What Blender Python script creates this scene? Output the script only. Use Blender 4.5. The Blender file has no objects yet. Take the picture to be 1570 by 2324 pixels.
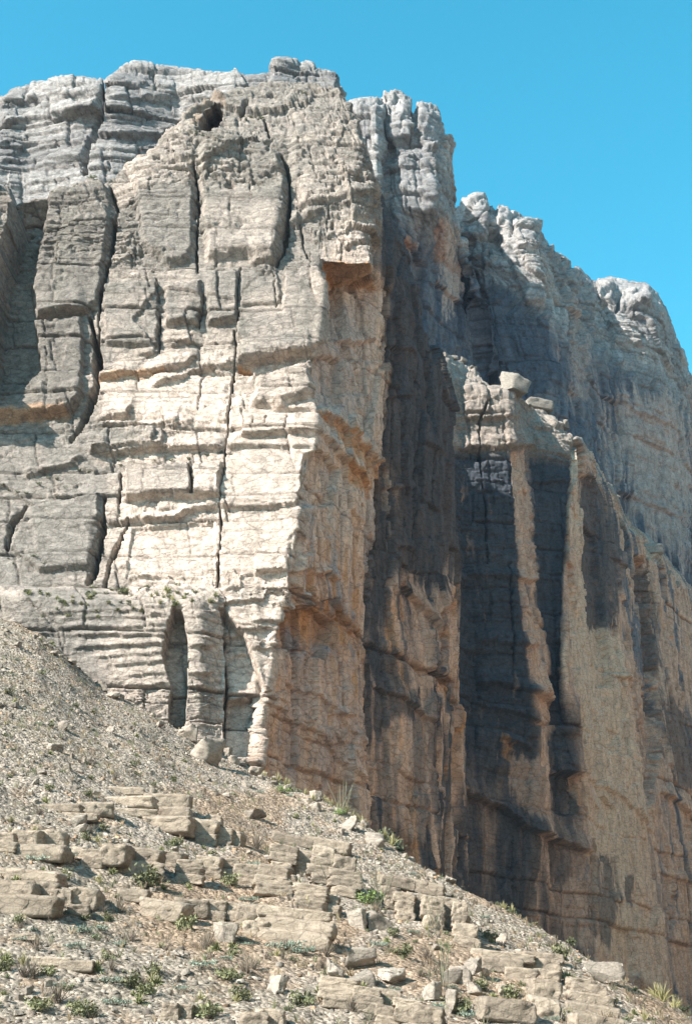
import bpy, math, random
import numpy as np

# ------------------------------------------------------------------ camera, sky, sun, exposure
scene = bpy.context.scene
COL = scene.collection
W, H, FPX = 1570.0, 2324.0, 3193.0          # working picture size and focal length in its pixels
PITCH = math.radians(22.0)
CAM = np.array((0.0, 0.0, 1.7))
cam_data = bpy.data.cameras.new('camera')
cam_data.sensor_fit = 'VERTICAL'
cam_data.sensor_height = 36.0
cam_data.lens = 36.0 * FPX / H
cam_data.clip_start = 0.5
cam_data.clip_end = 9000.0
cam = bpy.data.objects.new('camera', cam_data)
cam.location = CAM
cam.rotation_euler = (math.radians(90) + PITCH, 0, 0)
COL.objects.link(cam)
scene.camera = cam

SUN = np.array((-0.66, -0.46, 0.594)); SUN /= np.linalg.norm(SUN)
world = bpy.data.worlds.new('World')
scene.world = world
world.use_nodes = True
wn, wl = world.node_tree.nodes, world.node_tree.links
wn.clear()
sky = wn.new('ShaderNodeTexSky')
sky.sky_type = 'NISHITA'
sky.sun_disc = False
sky.sun_elevation = math.asin(SUN[2])
sky.sun_rotation = math.atan2(SUN[0], SUN[1])
sky.altitude = 700
sky.air_density = 1.0
sky.dust_density = 0.3
sky.ozone_density = 1.0
hs = wn.new('ShaderNodeHueSaturation')
hs.inputs['Hue'].default_value = 0.458
hs.inputs['Saturation'].default_value = 1.38
bg = wn.new('ShaderNodeBackground')
bg.inputs['Strength'].default_value = 0.127
out = wn.new('ShaderNodeOutputWorld')
wl.new(sky.outputs[0], hs.inputs['Color'])
wl.new(hs.outputs[0], bg.inputs['Color'])
wl.new(bg.outputs[0], out.inputs['Surface'])

sun_data = bpy.data.lights.new('sun', 'SUN')
sun_data.energy = 5.0
sun_data.angle = math.radians(0.5)
sun_data.color = (1.0, 0.925, 0.85)
sun = bpy.data.objects.new('sun', sun_data)
from mathutils import Vector
sun.rotation_euler = Vector(SUN).to_track_quat('Z', 'Y').to_euler()
sun.location = (-200, -140, 300)
COL.objects.link(sun)

vs = scene.view_settings
vs.view_transform = 'Standard'
vs.look = 'None'
vs.exposure = 1.38
vs.gamma = 1.0
scene.cycles.use_denoising = True
scene.cycles.denoiser = 'OPENIMAGEDENOISE'
scene.cycles.denoising_prefilter = 'ACCURATE'
scene.cycles.denoising_input_passes = 'RGB_ALBEDO_NORMAL'
scene.cycles.max_bounces = 5
scene.cycles.diffuse_bounces = 3

# ------------------------------------------------------------------ picture <-> place
CP, SP = math.cos(PITCH), math.sin(PITCH)

def rays(u, v):
    a = (np.asarray(u, float) - W / 2) / FPX
    b = (H / 2 - np.asarray(v, float)) / FPX
    return np.stack(np.broadcast_arrays(a, CP - b * SP, SP + b * CP), -1)

def at(u, v, y):
    d = rays(u, v)
    return CAM + d * (np.asarray(y, float) / d[..., 1])[..., None]

def project(p):
    q = p - CAM
    fw = q[..., 1] * CP + q[..., 2] * SP
    up = -q[..., 1] * SP + q[..., 2] * CP
    return W / 2 + FPX * q[..., 0] / fw, H / 2 - FPX * up / fw

# ------------------------------------------------------------------ noise
def _h(ix, iy, iz, seed):
    n = (ix.astype(np.uint32) * np.uint32(374761393) + iy.astype(np.uint32) * np.uint32(668265263)
         + iz.astype(np.uint32) * np.uint32(2147483647 - 1442695) + np.uint32(seed * 974711 + 12345))
    n = (n ^ (n >> np.uint32(13))) * np.uint32(1274126177)
    n = n ^ (n >> np.uint32(16))
    return n.astype(np.float32) * np.float32(2.0 / 4294967295.0) - np.float32(1.0)

def vnoise(x, y, z, seed=0):
    """smooth value noise, -1..1"""
    fx, fy, fz = np.floor(x), np.floor(y), np.floor(z)
    ix, iy, iz = fx.astype(np.int64), fy.astype(np.int64), fz.astype(np.int64)
    tx, ty, tz = (x - fx).astype(np.float32), (y - fy).astype(np.float32), (z - fz).astype(np.float32)
    tx, ty, tz = [t * t * t * (t * (t * 6 - 15) + 10) for t in (tx, ty, tz)]
    r = 0
    for dx in (0, 1):
        wx = tx if dx else 1 - tx
        for dy in (0, 1):
            wy = ty if dy else 1 - ty
            for dz in (0, 1):
                wz = tz if dz else 1 - tz
                r = r + wx * wy * wz * _h(ix + dx, iy + dy, iz + dz, seed)
    return r

def fbm(x, y, z, octaves=4, seed=0, gain=0.5, ridged=False):
    a, s, t = 1.0, 0.0, 0.0
    for o in range(octaves):
        k = 2.03 ** o
        n = vnoise(x * k + 17.3 * o, y * k + 9.1 * o, z * k + 4.7 * o, seed + o)
        if ridged:
            n = 1 - 2 * np.abs(n)
        s = s + a * n
        t += a
        a *= gain
    return s / t

def hash1(a, b, seed):
    return (_h(np.asarray(a).astype(np.int64), np.asarray(b).astype(np.int64), np.zeros_like(np.asarray(a).astype(np.int64)), seed) + 1) * 0.5

def sstep(a, b, x):
    t = np.clip((x - a) / (b - a), 0, 1)
    return t * t * (3 - 2 * t)

def beds(s, z, seed, thick, length, groove_w=0.12):
    """bedded and jointed rock: (random level per block 0..1, random level per bed 0..1, groove 0..1)"""
    rng = np.random.RandomState(seed)
    zb = [-60.0]
    while zb[-1] < 420:
        zb.append(zb[-1] + rng.uniform(*thick))
    zb = np.array(zb)
    b = np.clip(np.searchsorted(zb, z) - 1, 0, len(zb) - 2)
    lo, hi = zb[b], zb[b + 1]
    ln = length[0] + (length[1] - length[0]) * hash1(b, b * 0, seed + 1)
    q = s / ln + 7.31 * hash1(b, b * 0, seed + 2)
    k = np.floor(q)
    j0 = k + 0.35 * (hash1(b, k, seed + 3) - 0.5)
    j1 = k + 1 + 0.35 * (hash1(b, k + 1, seed + 3) - 0.5)
    k = np.where(q < j0, k - 1, np.where(q > j1, k + 1, k))
    ds = np.minimum(np.abs(q - j0), np.abs(q - j1)) * ln
    dz = np.minimum(z - lo, hi - z)
    groove = np.maximum(np.exp(-(dz / groove_w) ** 2), 0.8 * np.exp(-(ds / groove_w) ** 2))
    return hash1(b, k, seed + 5), hash1(b, b * 0, seed + 6), groove

def facets(s, z, size, seed, tilt=0.35, aspect=1.6):
    """angular broken faces: every cell of a scattered pattern is a plane of its own"""
    a, b = s / (size * aspect), z / size
    fa, fb = np.floor(a), np.floor(b)
    best = np.full(a.shape, 1e9); val = np.zeros(a.shape)
    for i in (-1, 0, 1):
        for j in (-1, 0, 1):
            ca, cb = fa + i, fb + j
            pa = ca + 0.1 + 0.8 * hash1(ca, cb, seed); pb = cb + 0.1 + 0.8 * hash1(ca, cb, seed + 1)
            d = (a - pa) ** 2 + (b - pb) ** 2
            m = d < best
            v = (hash1(ca, cb, seed + 2) - 0.5) + tilt * ((a - pa) * (hash1(ca, cb, seed + 3) - 0.5) + (b - pb) * (hash1(ca, cb, seed + 4) - 0.3)) * 2
            best = np.where(m, d, best); val = np.where(m, v, val)
    return val

# ------------------------------------------------------------------ mesh helpers
def mesh_from(name, verts, faces, mat=None, smooth=True, colors=None):
    me = bpy.data.meshes.new(name)
    verts = np.asarray(verts, np.float32).reshape(-1, 3)
    faces = np.asarray(faces, np.int32)
    n = faces.shape[1]
    me.vertices.add(len(verts)); me.vertices.foreach_set('co', verts.ravel())
    me.loops.add(faces.size); me.loops.foreach_set('vertex_index', faces.ravel())
    me.polygons.add(len(faces))
    me.polygons.foreach_set('loop_start', np.arange(0, faces.size, n, dtype=np.int32))
    if smooth:
        me.polygons.foreach_set('use_smooth', np.ones(len(faces), bool))
    if colors is not None:
        at_ = me.color_attributes.new('tint', 'FLOAT_COLOR', 'POINT')
        c = np.ones((len(verts), 4), np.float32); c[:, :3] = colors
        at_.data.foreach_set('color', c.ravel())
    if mat is not None:
        me.materials.append(mat)
    me.update(calc_edges=True)
    return me

def link(name, me, parent=None, loc=None):
    o = bpy.data.objects.new(name, me)
    COL.objects.link(o)
    if parent is not None:
        o.parent = parent
    if loc is not None:
        o.location = loc
    return o

def tag(o, label=None, category=None, group=None, kind=None):
    for k, v in (('label', label), ('category', category), ('group', group), ('kind', kind)):
        if v:
            o[k] = v
    return o

def grid_faces(nr, nc):
    i = np.arange(nr * nc).reshape(nr, nc)
    return np.stack([i[:-1, :-1], i[1:, :-1], i[1:, 1:], i[:-1, 1:]], -1).reshape(-1, 4)

# ------------------------------------------------------------------ materials
def nodes_of(m):
    m.use_nodes = True
    return m.node_tree.nodes, m.node_tree.links

def rock_material(name, scale=1.0, bump=0.5, streak=(1, 1, 1), grit=0.35, joint=.72):
    m = bpy.data.materials.new(name)
    n, l = nodes_of(m)
    b = n['Principled BSDF']
    b.inputs['Roughness'].default_value = 0.95
    b.inputs['Specular IOR Level'].default_value = 0.12
    at_ = n.new('ShaderNodeAttribute'); at_.attribute_name = 'tint'
    geo = n.new('ShaderNodeNewGeometry')
    mp = n.new('ShaderNodeMapping'); mp.inputs['Scale'].default_value = streak
    l.new(geo.outputs['Position'], mp.inputs['Vector'])
    n1 = n.new('ShaderNodeTexNoise'); n1.inputs['Scale'].default_value = 0.9 * scale
    n1.inputs['Detail'].default_value = 9; n1.inputs['Roughness'].default_value = 0.68
    n2 = n.new('ShaderNodeTexNoise'); n2.inputs['Scale'].default_value = 4.5 * scale
    n2.inputs['Detail'].default_value = 5; n2.inputs['Roughness'].default_value = 0.7
    l.new(mp.outputs[0], n1.inputs['Vector']); l.new(geo.outputs['Position'], n2.inputs['Vector'])
    r1 = n.new('ShaderNodeMapRange'); r1.inputs['From Min'].default_value = 0.3; r1.inputs['From Max'].default_value = 0.7
    r1.inputs['To Min'].default_value = 1 - grit; r1.inputs['To Max'].default_value = 1 + grit
    l.new(n1.outputs['Fac'], r1.inputs['Value'])
    r2 = n.new('ShaderNodeMapRange'); r2.inputs['From Min'].default_value = 0.3; r2.inputs['From Max'].default_value = 0.7
    r2.inputs['To Min'].default_value = 1 - grit * 0.6; r2.inputs['To Max'].default_value = 1 + grit * 0.6
    l.new(n2.outputs['Fac'], r2.inputs['Value'])
    mu = n.new('ShaderNodeMath'); mu.operation = 'MULTIPLY'
    l.new(r1.outputs[0], mu.inputs[0]); l.new(r2.outputs[0], mu.inputs[1])
    vm = n.new('ShaderNodeVectorMath'); vm.operation = 'SCALE'
    l.new(at_.outputs['Color'], vm.inputs[0]); l.new(mu.outputs[0], vm.inputs['Scale'])
    l.new(vm.outputs[0], b.inputs['Base Color'])
    ad = n.new('ShaderNodeMath'); ad.operation = 'MULTIPLY_ADD'; ad.inputs[1].default_value = 0.35
    l.new(n1.outputs['Fac'], ad.inputs[0]); l.new(n2.outputs['Fac'], ad.inputs[2])
    wv = n.new('ShaderNodeVectorMath'); wv.operation = 'MULTIPLY_ADD'; wv.inputs[1].default_value = (.5, .5, .5)
    l.new(n1.outputs['Color'], wv.inputs[0])
    mp2 = n.new('ShaderNodeMapping'); mp2.inputs['Scale'].default_value = (0.5 * scale, 0.5 * scale, 1.1 * scale) if streak[2] > .3 else (1.3 * scale, 1.3 * scale, .35 * scale)
    l.new(geo.outputs['Position'], mp2.inputs['Vector']); l.new(mp2.outputs[0], wv.inputs[2])
    ve = n.new('ShaderNodeTexVoronoi'); ve.feature = 'DISTANCE_TO_EDGE'; ve.inputs['Scale'].default_value = 1.0
    l.new(wv.outputs[0], ve.inputs['Vector'])
    re_ = n.new('ShaderNodeMapRange'); re_.inputs['From Max'].default_value = .06; re_.inputs['To Min'].default_value = 0; re_.inputs['To Max'].default_value = 1
    l.new(ve.outputs['Distance'], re_.inputs['Value'])
    ad2 = n.new('ShaderNodeMath'); ad2.operation = 'MULTIPLY_ADD'; ad2.inputs[1].default_value = .22
    l.new(re_.outputs[0], ad2.inputs[0]); l.new(ad.outputs[0], ad2.inputs[2])
    rd = n.new('ShaderNodeMapRange'); rd.inputs['To Min'].default_value = joint; rd.inputs['To Max'].default_value = 1.0
    l.new(re_.outputs[0], rd.inputs['Value'])
    vm2 = n.new('ShaderNodeVectorMath'); vm2.operation = 'SCALE'
    l.new(vm.outputs[0], vm2.inputs[0]); l.new(rd.outputs[0], vm2.inputs['Scale']); l.new(vm2.outputs[0], b.inputs['Base Color'])
    bp = n.new('ShaderNodeBump'); bp.inputs['Strength'].default_value = bump; bp.inputs['Distance'].default_value = 0.28 / scale
    l.new(ad2.outputs[0], bp.inputs['Height']); l.new(bp.outputs[0], b.inputs['Normal'])
    return m

ROCK = rock_material('limestone', 1.0, 0.75, (1, 1, 1.5), .42)
ROCK_STREAK = rock_material('limestone_streaked', 1.0, 0.65, (1.0, 1.0, 0.5), 0.32, .62)
ROCK_FAR = rock_material('limestone_far', 0.6, 0.7, (1, 1, 0.6), 0.36)

CREAM = np.array((0.52, 0.428, 0.358))
GREY = np.array((0.22, 0.197, 0.172))
DARK = np.array((0.058, 0.061, 0.068))
ORANGE = np.array((0.50, 0.26, 0.115))
TAN = np.array((0.60, 0.40, 0.29))
BLUEGREY = np.array((0.30, 0.275, 0.28))

# ------------------------------------------------------------------ sheets of rock between guide lines
class Sheet:
    """A rock face spanned by guide lines (columns of points, top to bottom), then carved along its normals."""
    def __init__(self, cols, px=2.3, row_scale=None, col_scale=None, smooth=1, ys=1.0):
        C = []
        cols = [[(p[0], p[1], p[2] * ys) if len(p) == 3 else p for p in c] for c in cols]
        for c in cols:
            q = [at(*p) if len(p) == 3 else None for p in c]
            if q[0] is None:                                         # a plateau point: (back, rise) behind the rim
                q[0] = q[1] + np.array((c[0][2] if len(c[0]) > 3 else 0.0, c[0][0], c[0][1]))
            C.append(q)
        C = np.array(C)
        C = C.transpose(1, 0, 2)                                     # rows, columns, 3
        U, V = project(C)
        nr, nc = C.shape[:2]
        row_scale = row_scale or [1] * (nr - 1)
        col_scale = col_scale or [1] * (nc - 1)
        def counts(d, sc, axis):
            n = np.percentile(d, 85, axis=axis) / px
            return [max(2, int(x * s)) for x, s in zip(n, sc)]
        dr = np.hypot(np.diff(U, axis=0), np.diff(V, axis=0)); dc = np.hypot(np.diff(U, axis=1), np.diff(V, axis=1))
        wr = np.linalg.norm(np.diff(C, axis=0), axis=2); wc = np.linalg.norm(np.diff(C, axis=1), axis=2)
        dr = np.maximum(dr, wr * 2.4); dc = np.maximum(dc, wc * 2.0)
        def params(cnt):
            t = [np.linspace(i, i + 1, c, endpoint=False) for i, c in enumerate(cnt)]
            return np.append(np.concatenate(t), len(cnt))
        tr = params(counts(dr, row_scale, 1)); tc = params(counts(dc, col_scale, 0))
        def lerp(A, t):
            i = np.minimum(t.astype(int), len(A) - 2); f = (t - i)
            f = f.reshape((-1,) + (1,) * (A.ndim - 1))
            return A[i] * (1 - f) + A[i + 1] * f
        G = lerp(C, tr)
        G = lerp(G.transpose(1, 0, 2), tc).transpose(1, 0, 2)
        for _ in range(smooth):
            for ax in (0, 1):
                g = G if ax == 0 else G.transpose(1, 0, 2)
                k = g.copy()
                k[2:-2] = (g[:-4] + 2 * g[1:-3] + 2 * g[2:-2] + 2 * g[3:-1] + g[4:]) / 8
                G = k if ax == 0 else k.transpose(1, 0, 2)
        self.B = G
        self.tr, self.tc = tr, tc
        du = np.gradient(G, axis=1); dv = np.gradient(G, axis=0)
        n = np.cross(du, -dv)
        n /= np.linalg.norm(n, axis=2, keepdims=True) + 1e-9
        # average normals so that carving stays tidy over creases
        for _ in range(6):
            for ax in (0, 1):
                n = (np.roll(n, 1, ax) + 2 * n + np.roll(n, -1, ax))
            n /= np.linalg.norm(n, axis=2, keepdims=True) + 1e-9
        tocam = CAM - G
        flip = np.median(np.sum(n * tocam, axis=2)) < 0
        self.N = -n if flip else n
        self.U, self.V = project(G)
        x, y, z = G[..., 0], G[..., 1], G[..., 2]
        self.x, self.y, self.z = x, y, z
        self.s = np.cumsum(np.concatenate([np.zeros((len(G), 1)), np.hypot(np.diff(x, axis=1), np.diff(y, axis=1))], 1), 1)
        self.Uw = self.U + 2.5 * fbm(x * 0.35, y * 0.35, z * 0.35, 4, 91, .6) + 4.0 * facets(x + y, z, 1.2, 93, 0.3, 1.0)
        self.Vw = self.V + 1.5 * fbm(x * 0.35, y * 0.35, z * 0.35, 4, 92, .6) + 5.0 * facets(x + y, z, 0.9, 94, 0.2, 2.2)
        self.ledge_scale = 0.55; self.crack_scale = 0.62
        self.part = np.zeros(x.shape, int); self.n_parts = 0
        self.D = np.zeros(x.shape)
        self.mix = {}

    def _box(self, poly, pad):
        p = np.array(poly, float)
        m = ((self.Uw > p[:, 0].min() - pad) & (self.Uw < p[:, 0].max() + pad)
             & (self.Vw > p[:, 1].min() - pad) & (self.Vw < p[:, 1].max() + pad))
        return p, m

    @staticmethod
    def _dist(p, u, v, closed=False):
        d = np.full(u.shape, 1e9)
        n = len(p)
        for i in range(n if closed else n - 1):
            a, b = p[i], p[(i + 1) % n]
            e = b - a
            t = np.clip(((u - a[0]) * e[0] + (v - a[1]) * e[1]) / (e @ e + 1e-9), 0, 1)
            d = np.minimum(d, np.hypot(u - a[0] - t * e[0], v - a[1] - t * e[1]))
        return d

    def crack(self, poly, w, depth):
        p, m = self._box(poly, 3 * w)
        d = self._dist(p, self.Uw[m], self.Vw[m])
        k = 0.75 + 0.5 * vnoise(self.x[m] * .5, self.y[m] * .5, self.z[m] * .35, 77)
        w = w * self.crack_scale
        self.D[m] -= depth * (1 - np.clip((d / (w * k) - .2) / .8, 0, 1))

    def ledge(self, poly, amt, up=45, under=0.35, fade=14):
        """rock above the line stands out over the rock below it"""
        p, m = self._box(poly, 4 * up)
        u, v = self.Uw[m], self.Vw[m]
        h = np.interp(u, p[:, 0], p[:, 1]) - v
        e = sstep(p[0, 0] - fade, p[0, 0] + fade, u) * (1 - sstep(p[-1, 0] - fade, p[-1, 0] + fade, u))
        amt = amt * self.ledge_scale
        self.D[m] += amt * e * (sstep(-2.5, 2.5, h) * (np.maximum(0, 1 - np.maximum(h, 0) / (1.3 * up)) + under * np.exp(np.minimum(h, 0) / 7)) - under * np.exp(np.minimum(h, 0) / 7) * (h < 2.5))

    def _inside(self, poly, pad):
        p, m = self._box(poly, pad)
        u, v = self.Uw[m], self.Vw[m]
        ins = np.zeros(u.shape, bool)
        n = len(p)
        for i in range(n):
            a, b = p[i], p[(i + 1) % n]
            c = ((a[1] > v) != (b[1] > v)) & (u < (b[0] - a[0]) * (v - a[1]) / (b[1] - a[1] + 1e-12) + a[0])
            ins ^= c
        d = self._dist(p, u, v, True)
        return m, np.where(ins, d, -d)

    def slab(self, poly, off, bevel=5, part=False):
        m, d = self._inside(poly, 2)
        if part:
            self.n_parts += 1
            ids = self.part[m]; ids[d > 0] = self.n_parts; self.part[m] = ids
        self.D[m] += off * np.clip(d / (0.7 * bevel), 0, 1)

    def paint(self, poly, name, amount=1.0, feather=14):
        m, d = self._inside(poly, 2 * feather)
        k = self.mix.setdefault(name, np.zeros(self.x.shape))
        st = fbm(self.s[m] * 1.1, self.z[m] * .045, self.s[m] * 0, 4, 81, .62)
        k[m] = k[m] + amount * sstep(-.45 * feather, .45 * feather, d + 1.6 * feather * st)

    def build(self, name, mat, base_color, layers, mat2=None, mask2=None):
        P = self.B + self.N * self.D[..., None]
        c = base_color
        for nm, colour in layers:
            if nm in self.mix:
                a = np.clip(self.mix[nm], 0, 1)[..., None]
                c = c * (1 - a) + colour * a
        self.P = P
        self.PU, self.PV = project(P)
        print('SHEET', name, P.shape)
        F = grid_faces(*P.shape[:2]); c = np.clip(c, 0.01, 0.9).reshape(-1, 3); V = P.reshape(-1, 3)
        fid = self.part.reshape(-1)[F[:, 0]]
        root = None
        for k in range(self.n_parts + 1):
            f = F[fid == k]
            if len(f) < 4:
                continue
            used, inv = np.unique(f, return_inverse=True)
            me = mesh_from(name if k == 0 else 'rock_slab', V[used], inv.reshape(f.shape), mat, False, c[used])
            if mat2 is not None and k == 0:
                me.materials.append(mat2)
                me.polygons.foreach_set('material_index', (mask2.reshape(-1)[f[:, 0]] > .5).astype(np.int32))
            o = link(name if k == 0 else 'rock_slab', me, root)
            root = root or o
        return root

    def point(self, u, v):
        """the nearest visible point of this face at a picture position"""
        d = np.hypot(self.PU - u, self.PV - v) + 0.25 * (self.P[..., 1] - self.P[..., 1].min()) * 0.2
        i = np.unravel_index(np.argmin(d), d.shape)
        return self.P[i]

def mixc(a, b, k):
    k = np.clip(k, 0, 1)[..., None]
    return a * (1 - k) + b * k

# ================================================================== main buttress: sunlit front and shaded return
def main_buttress():
    back = 45
    cols = [
     # plateau back, rim, v480, v600, v655, v850, v1000, v1150, v1335, bench lip, v1560, base, foot
     [(-330, 430, 215), (-330, 500, 172), (-330, 600, 170), (-330, 660, 169.5), (-330, 700, 169), (-330, 880, 168), (-330, 1010, 167), (-330, 1150, 165), (-330, 1310, 163), (-330, 1340, 158), (-330, 1500, 157), (-330, 1600, 156), (-330, 2000, 154)],
     [(14, 0.5, 0, 0), (-20, 470, 174), (-20, 560, 172), (-20, 640, 171.5), (-20, 700, 171), (-20, 860, 170), (-20, 1005, 167), (-20, 1150, 165), (-20, 1320, 162), (-20, 1350, 158), (-20, 1520, 157), (-20, 1640, 156), (-20, 2000, 154)],
     [(14, 0.5, 0, 0), (110, 440, 174), (110, 520, 172), (110, 620, 171), (110, 680, 170.5), (110, 855, 169), (110, 1005, 167), (110, 1150, 165), (110, 1335, 162), (110, 1362, 158), (110, 1530, 157), (110, 1660, 156), (110, 2000, 154)],
     [(14, 0.5, 0, 0), (240, 405, 175.5), (240, 500, 172), (240, 610, 171), (240, 670, 170.5), (240, 850, 168.5), (240, 1000, 166.5), (240, 1150, 164.5), (240, 1335, 162), (240, 1368, 158), (240, 1540, 157), (240, 1680, 156), (240, 2000, 154)],
     [(14, 0.5, 0, 0), (340, 340, 177), (345, 400, 173), (345, 605, 171), (345, 665, 170.2), (345, 850, 168.2), (345, 1000, 166.2), (345, 1150, 164.2), (345, 1335, 161.8), (350, 1370, 158), (355, 1550, 157), (360, 1700, 156), (360, 2000, 154)],
     [(14, 0.5, 0, 0), (440, 246, 179.5), (445, 340, 174.5), (450, 600, 170.8), (450, 660, 170), (450, 850, 168), (450, 1000, 166), (450, 1150, 164), (450, 1335, 161.5), (450, 1372, 158), (450, 1555, 157.3), (450, 1720, 157), (450, 2000, 155)],
     [(14, 0.5, 0, 0), (545, 200, 183), (560, 315, 176), (560, 600, 170.5), (560, 658, 169.8), (555, 850, 167.8), (545, 1000, 165.8), (530, 1150, 163.8), (520, 1335, 161.6), (510, 1375, 160.6), (500, 1560, 159.5), (495, 1730, 158.5), (495, 2000, 157)],
     [(14, 0.5, 0, 0), (640, 180, 183.5), (645, 300, 177), (650, 598, 170.3), (650, 657, 169.5), (645, 850, 167.5), (635, 1000, 165.5), (610, 1150, 163.5), (600, 1335, 161.8), (585, 1378, 161.3), (565, 1560, 160), (550, 1730, 159), (550, 2000, 157)],
     [(12, -6, 0, 0), (700, 186, 183), (712, 300, 177), (724, 590, 170), (732, 655, 169.3), (712, 850, 167.3), (716, 1000, 165.3), (680, 1150, 163.3), (655, 1335, 162), (636, 1385, 161.6), (602, 1560, 160.3), (580, 1730, 159.3), (575, 2000, 157)],
     # inner corner of the recess, then the shaded return wall
     [(10, -8, 0, 0), (735, 190, 182), (752, 320, 177), (730, 592, 170), (752, 653, 178), (738, 850, 172.5), (730, 1000, 169), (706, 1150, 167), (680, 1335, 166), (660, 1400, 166), (628, 1560, 164), (606, 1740, 163), (600, 2000, 161)],
     [(10, -8, 0, 0), (768, 194, 181), (810, 330, 177), (790, 600, 170.3), (800, 655, 180), (790, 850, 178), (785, 1000, 176), (765, 1150, 174), (745, 1335, 173), (735, 1420, 173), (715, 1560, 172), (700, 1760, 171), (690, 2000, 170)],
     [(10, -8, 0, 0), (792, 225, 181), (852, 400, 178), (842, 600, 171), (845, 655, 183), (845, 850, 183), (840, 1000, 182), (830, 1150, 181.5), (815, 1335, 181), (810, 1420, 181), (812, 1560, 180.5), (810, 1800, 180), (800, 2060, 179)],
     [(10, -8, 0, 0), (835, 330, 184), (866, 440, 183), (862, 600, 178), (868, 660, 186), (868, 850, 187), (862, 1000, 187), (852, 1150, 187), (838, 1335, 187), (832, 1420, 187), (832, 1560, 187), (835, 1850, 187), (835, 2100, 186)],
     # dark second panel
     [(40, 2, -8, 0), (868, 478, 192), (880, 520, 190), (885, 610, 188), (893, 665, 188.5), (890, 850, 189.5), (885, 1000, 190), (878, 1150, 190), (866, 1335, 190), (862, 1420, 190), (860, 1560, 190), (862, 1850, 190), (862, 2100, 189)],
     [(40, 2, -8, 0), (915, 545, 197), (922, 575, 196), (930, 640, 195), (935, 690, 195), (940, 850, 196), (938, 1000, 196.5), (930, 1150, 196.5), (925, 1335, 196), (922, 1420, 195.5), (922, 1560, 195), (930, 1860, 195), (930, 2100, 194)],
     [(40, 1, -8, 0), (948, 665, 204), (955, 700, 203), (965, 735, 202), (972, 772, 202), (985, 880, 202.5), (990, 1000, 203), (990, 1150, 203), (995, 1335, 202.5), (1000, 1420, 201.5), (1000, 1560, 201), (1005, 1900, 201), (1005, 2100, 200)],
     [(40, 1, -8, 0), (978, 780, 210), (982, 800, 208), (986, 832, 207), (990, 862, 207), (1005, 920, 208), (1010, 1010, 209), (1012, 1150, 209), (1016, 1335, 209), (1020, 1420, 209), (1020, 1560, 209), (1025, 1900, 209), (1025, 2120, 208)],
     [(30, 1, -8, 0), (1000, 830, 232), (1005, 850, 230), (1015, 875, 228), (1022, 895, 228), (1030, 930, 226), (1034, 1010, 226), (1036, 1150, 226), (1038, 1335, 226), (1040, 1420, 226), (1040, 1560, 226), (1045, 1900, 226), (1045, 2120, 225)],
    ]
    S = Sheet(cols, px=2.5, row_scale=[0.5, 1, 1, 1, 1, 1, 1, 1, 1, 1, 1, 0.9, 0.25], col_scale=[0.3] + [1] * 16)
    x, y, z, s = S.x, S.y, S.z, S.s
    front = 1 - sstep(0.5, 1.5, np.interp(S.tc, [0, 8, 9, 17], [0, 0, 2, 2]))[None, :] * sstep(2.6, 3.4, S.tr)[:, None]
    front = front * np.ones(x.shape)
    dark2 = sstep(11.6, 12.3, S.tc)[None, :] * np.ones(x.shape)
    front = front * (1 - dark2)
    ret = 1 - front
    # --- natural relief
    zz = z + 0.9 * fbm(x * 0.04, y * 0.04, z * 0.06, 2, 5) + 0.02 * x + 0.25 * facets(s, z, 1.6, 71, .4, 2.2)
    ss = s + 0.9 * fbm(x * 0.07, y * 0.07, z * 0.05, 2, 6) + 0.5 * facets(s, z, 2.2, 72, .5, .8)
    b1, bb1, g1 = beds(ss, zz, 11, (3.0, 8.0), (7, 18), 0.14)
    b2, bb2, g2 = beds(ss + 1.7, zz + 0.25 * fbm(x * 0.5, y * 0.5, z, 2, 7), 12, (0.7, 2.2), (1.8, 6.0), 0.10)
    b3, bb3, g3 = beds(ss, zz + 0.12 * fbm(x, y, z * 2, 2, 8), 13, (0.25, 0.8), (0.6, 2.5), 0.06)
    n_big = fbm(x * 0.045, y * 0.045, z * 0.03, 3, 21)
    n_mid = fbm(x * 0.22, y * 0.22, z * 0.25, 4, 22)
    n_fine = fbm(x * 0.9, y * 0.9, z * 1.2, 4, 23, 0.6)
    rough = 0.55 + 0.45 * n_mid
    upper = 1 - sstep(480, 660, S.V)
    sel = sstep(0.35, 0.6, fbm(x * 0.12, y * 0.12, z * 0.12, 2, 24) * 0.5 + 0.5)     # bedding shows here and there
    f1 = facets(ss + 0.8 * n_mid, zz, 3.2, 61, 0.5, 1.5); f2 = facets(ss + 0.4 * n_fine, zz, 1.1, 62, 0.6, 1.7); f3 = facets(ss, zz, 0.42, 63, 0.6, 1.8)
    f0 = facets(ss, zz, 9.0, 60, 0.35, 1.5)
    rm = sstep(0.42, 0.62, fbm(x * 0.10, y * 0.10, z * 0.10, 3, 26) * .5 + .5 + .25 * upper)        # broken patches between clean planes
    Dn = (0.3 * n_big + 0.85 * f0 + (0.12 + 0.45 * rm) * f1 + (0.05 + 0.28 * rm) * f2 + (0.03 + .12 * rm) * f3 + 0.05 * rm * n_fine
          + 0.55 * (b1 - 0.5) + 0.15 * (bb1 - 0.5) - 0.4 * g1
          + (0.04 + 0.42 * sel) * (0.4 * (b2 - 0.5) + 0.2 * (bb2 - 0.5) - 0.25 * g2)
          + 0.35 * sel * (0.3 * (b3 - 0.5) - 0.08 * g3))
    pits = np.maximum(0, fbm(x * 0.6, y * 0.6, z * 0.5, 3, 25) - 0.32) * 3.0
    Dn = Dn * (0.9 + 0.1 * upper) + upper * (.2 * f0 + .2 * (b2 - .5) - .2 * g2) - pits * (0.15 + 1.0 * upper)
    calm = np.ones(x.shape)                                            # clean joint faces
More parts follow.
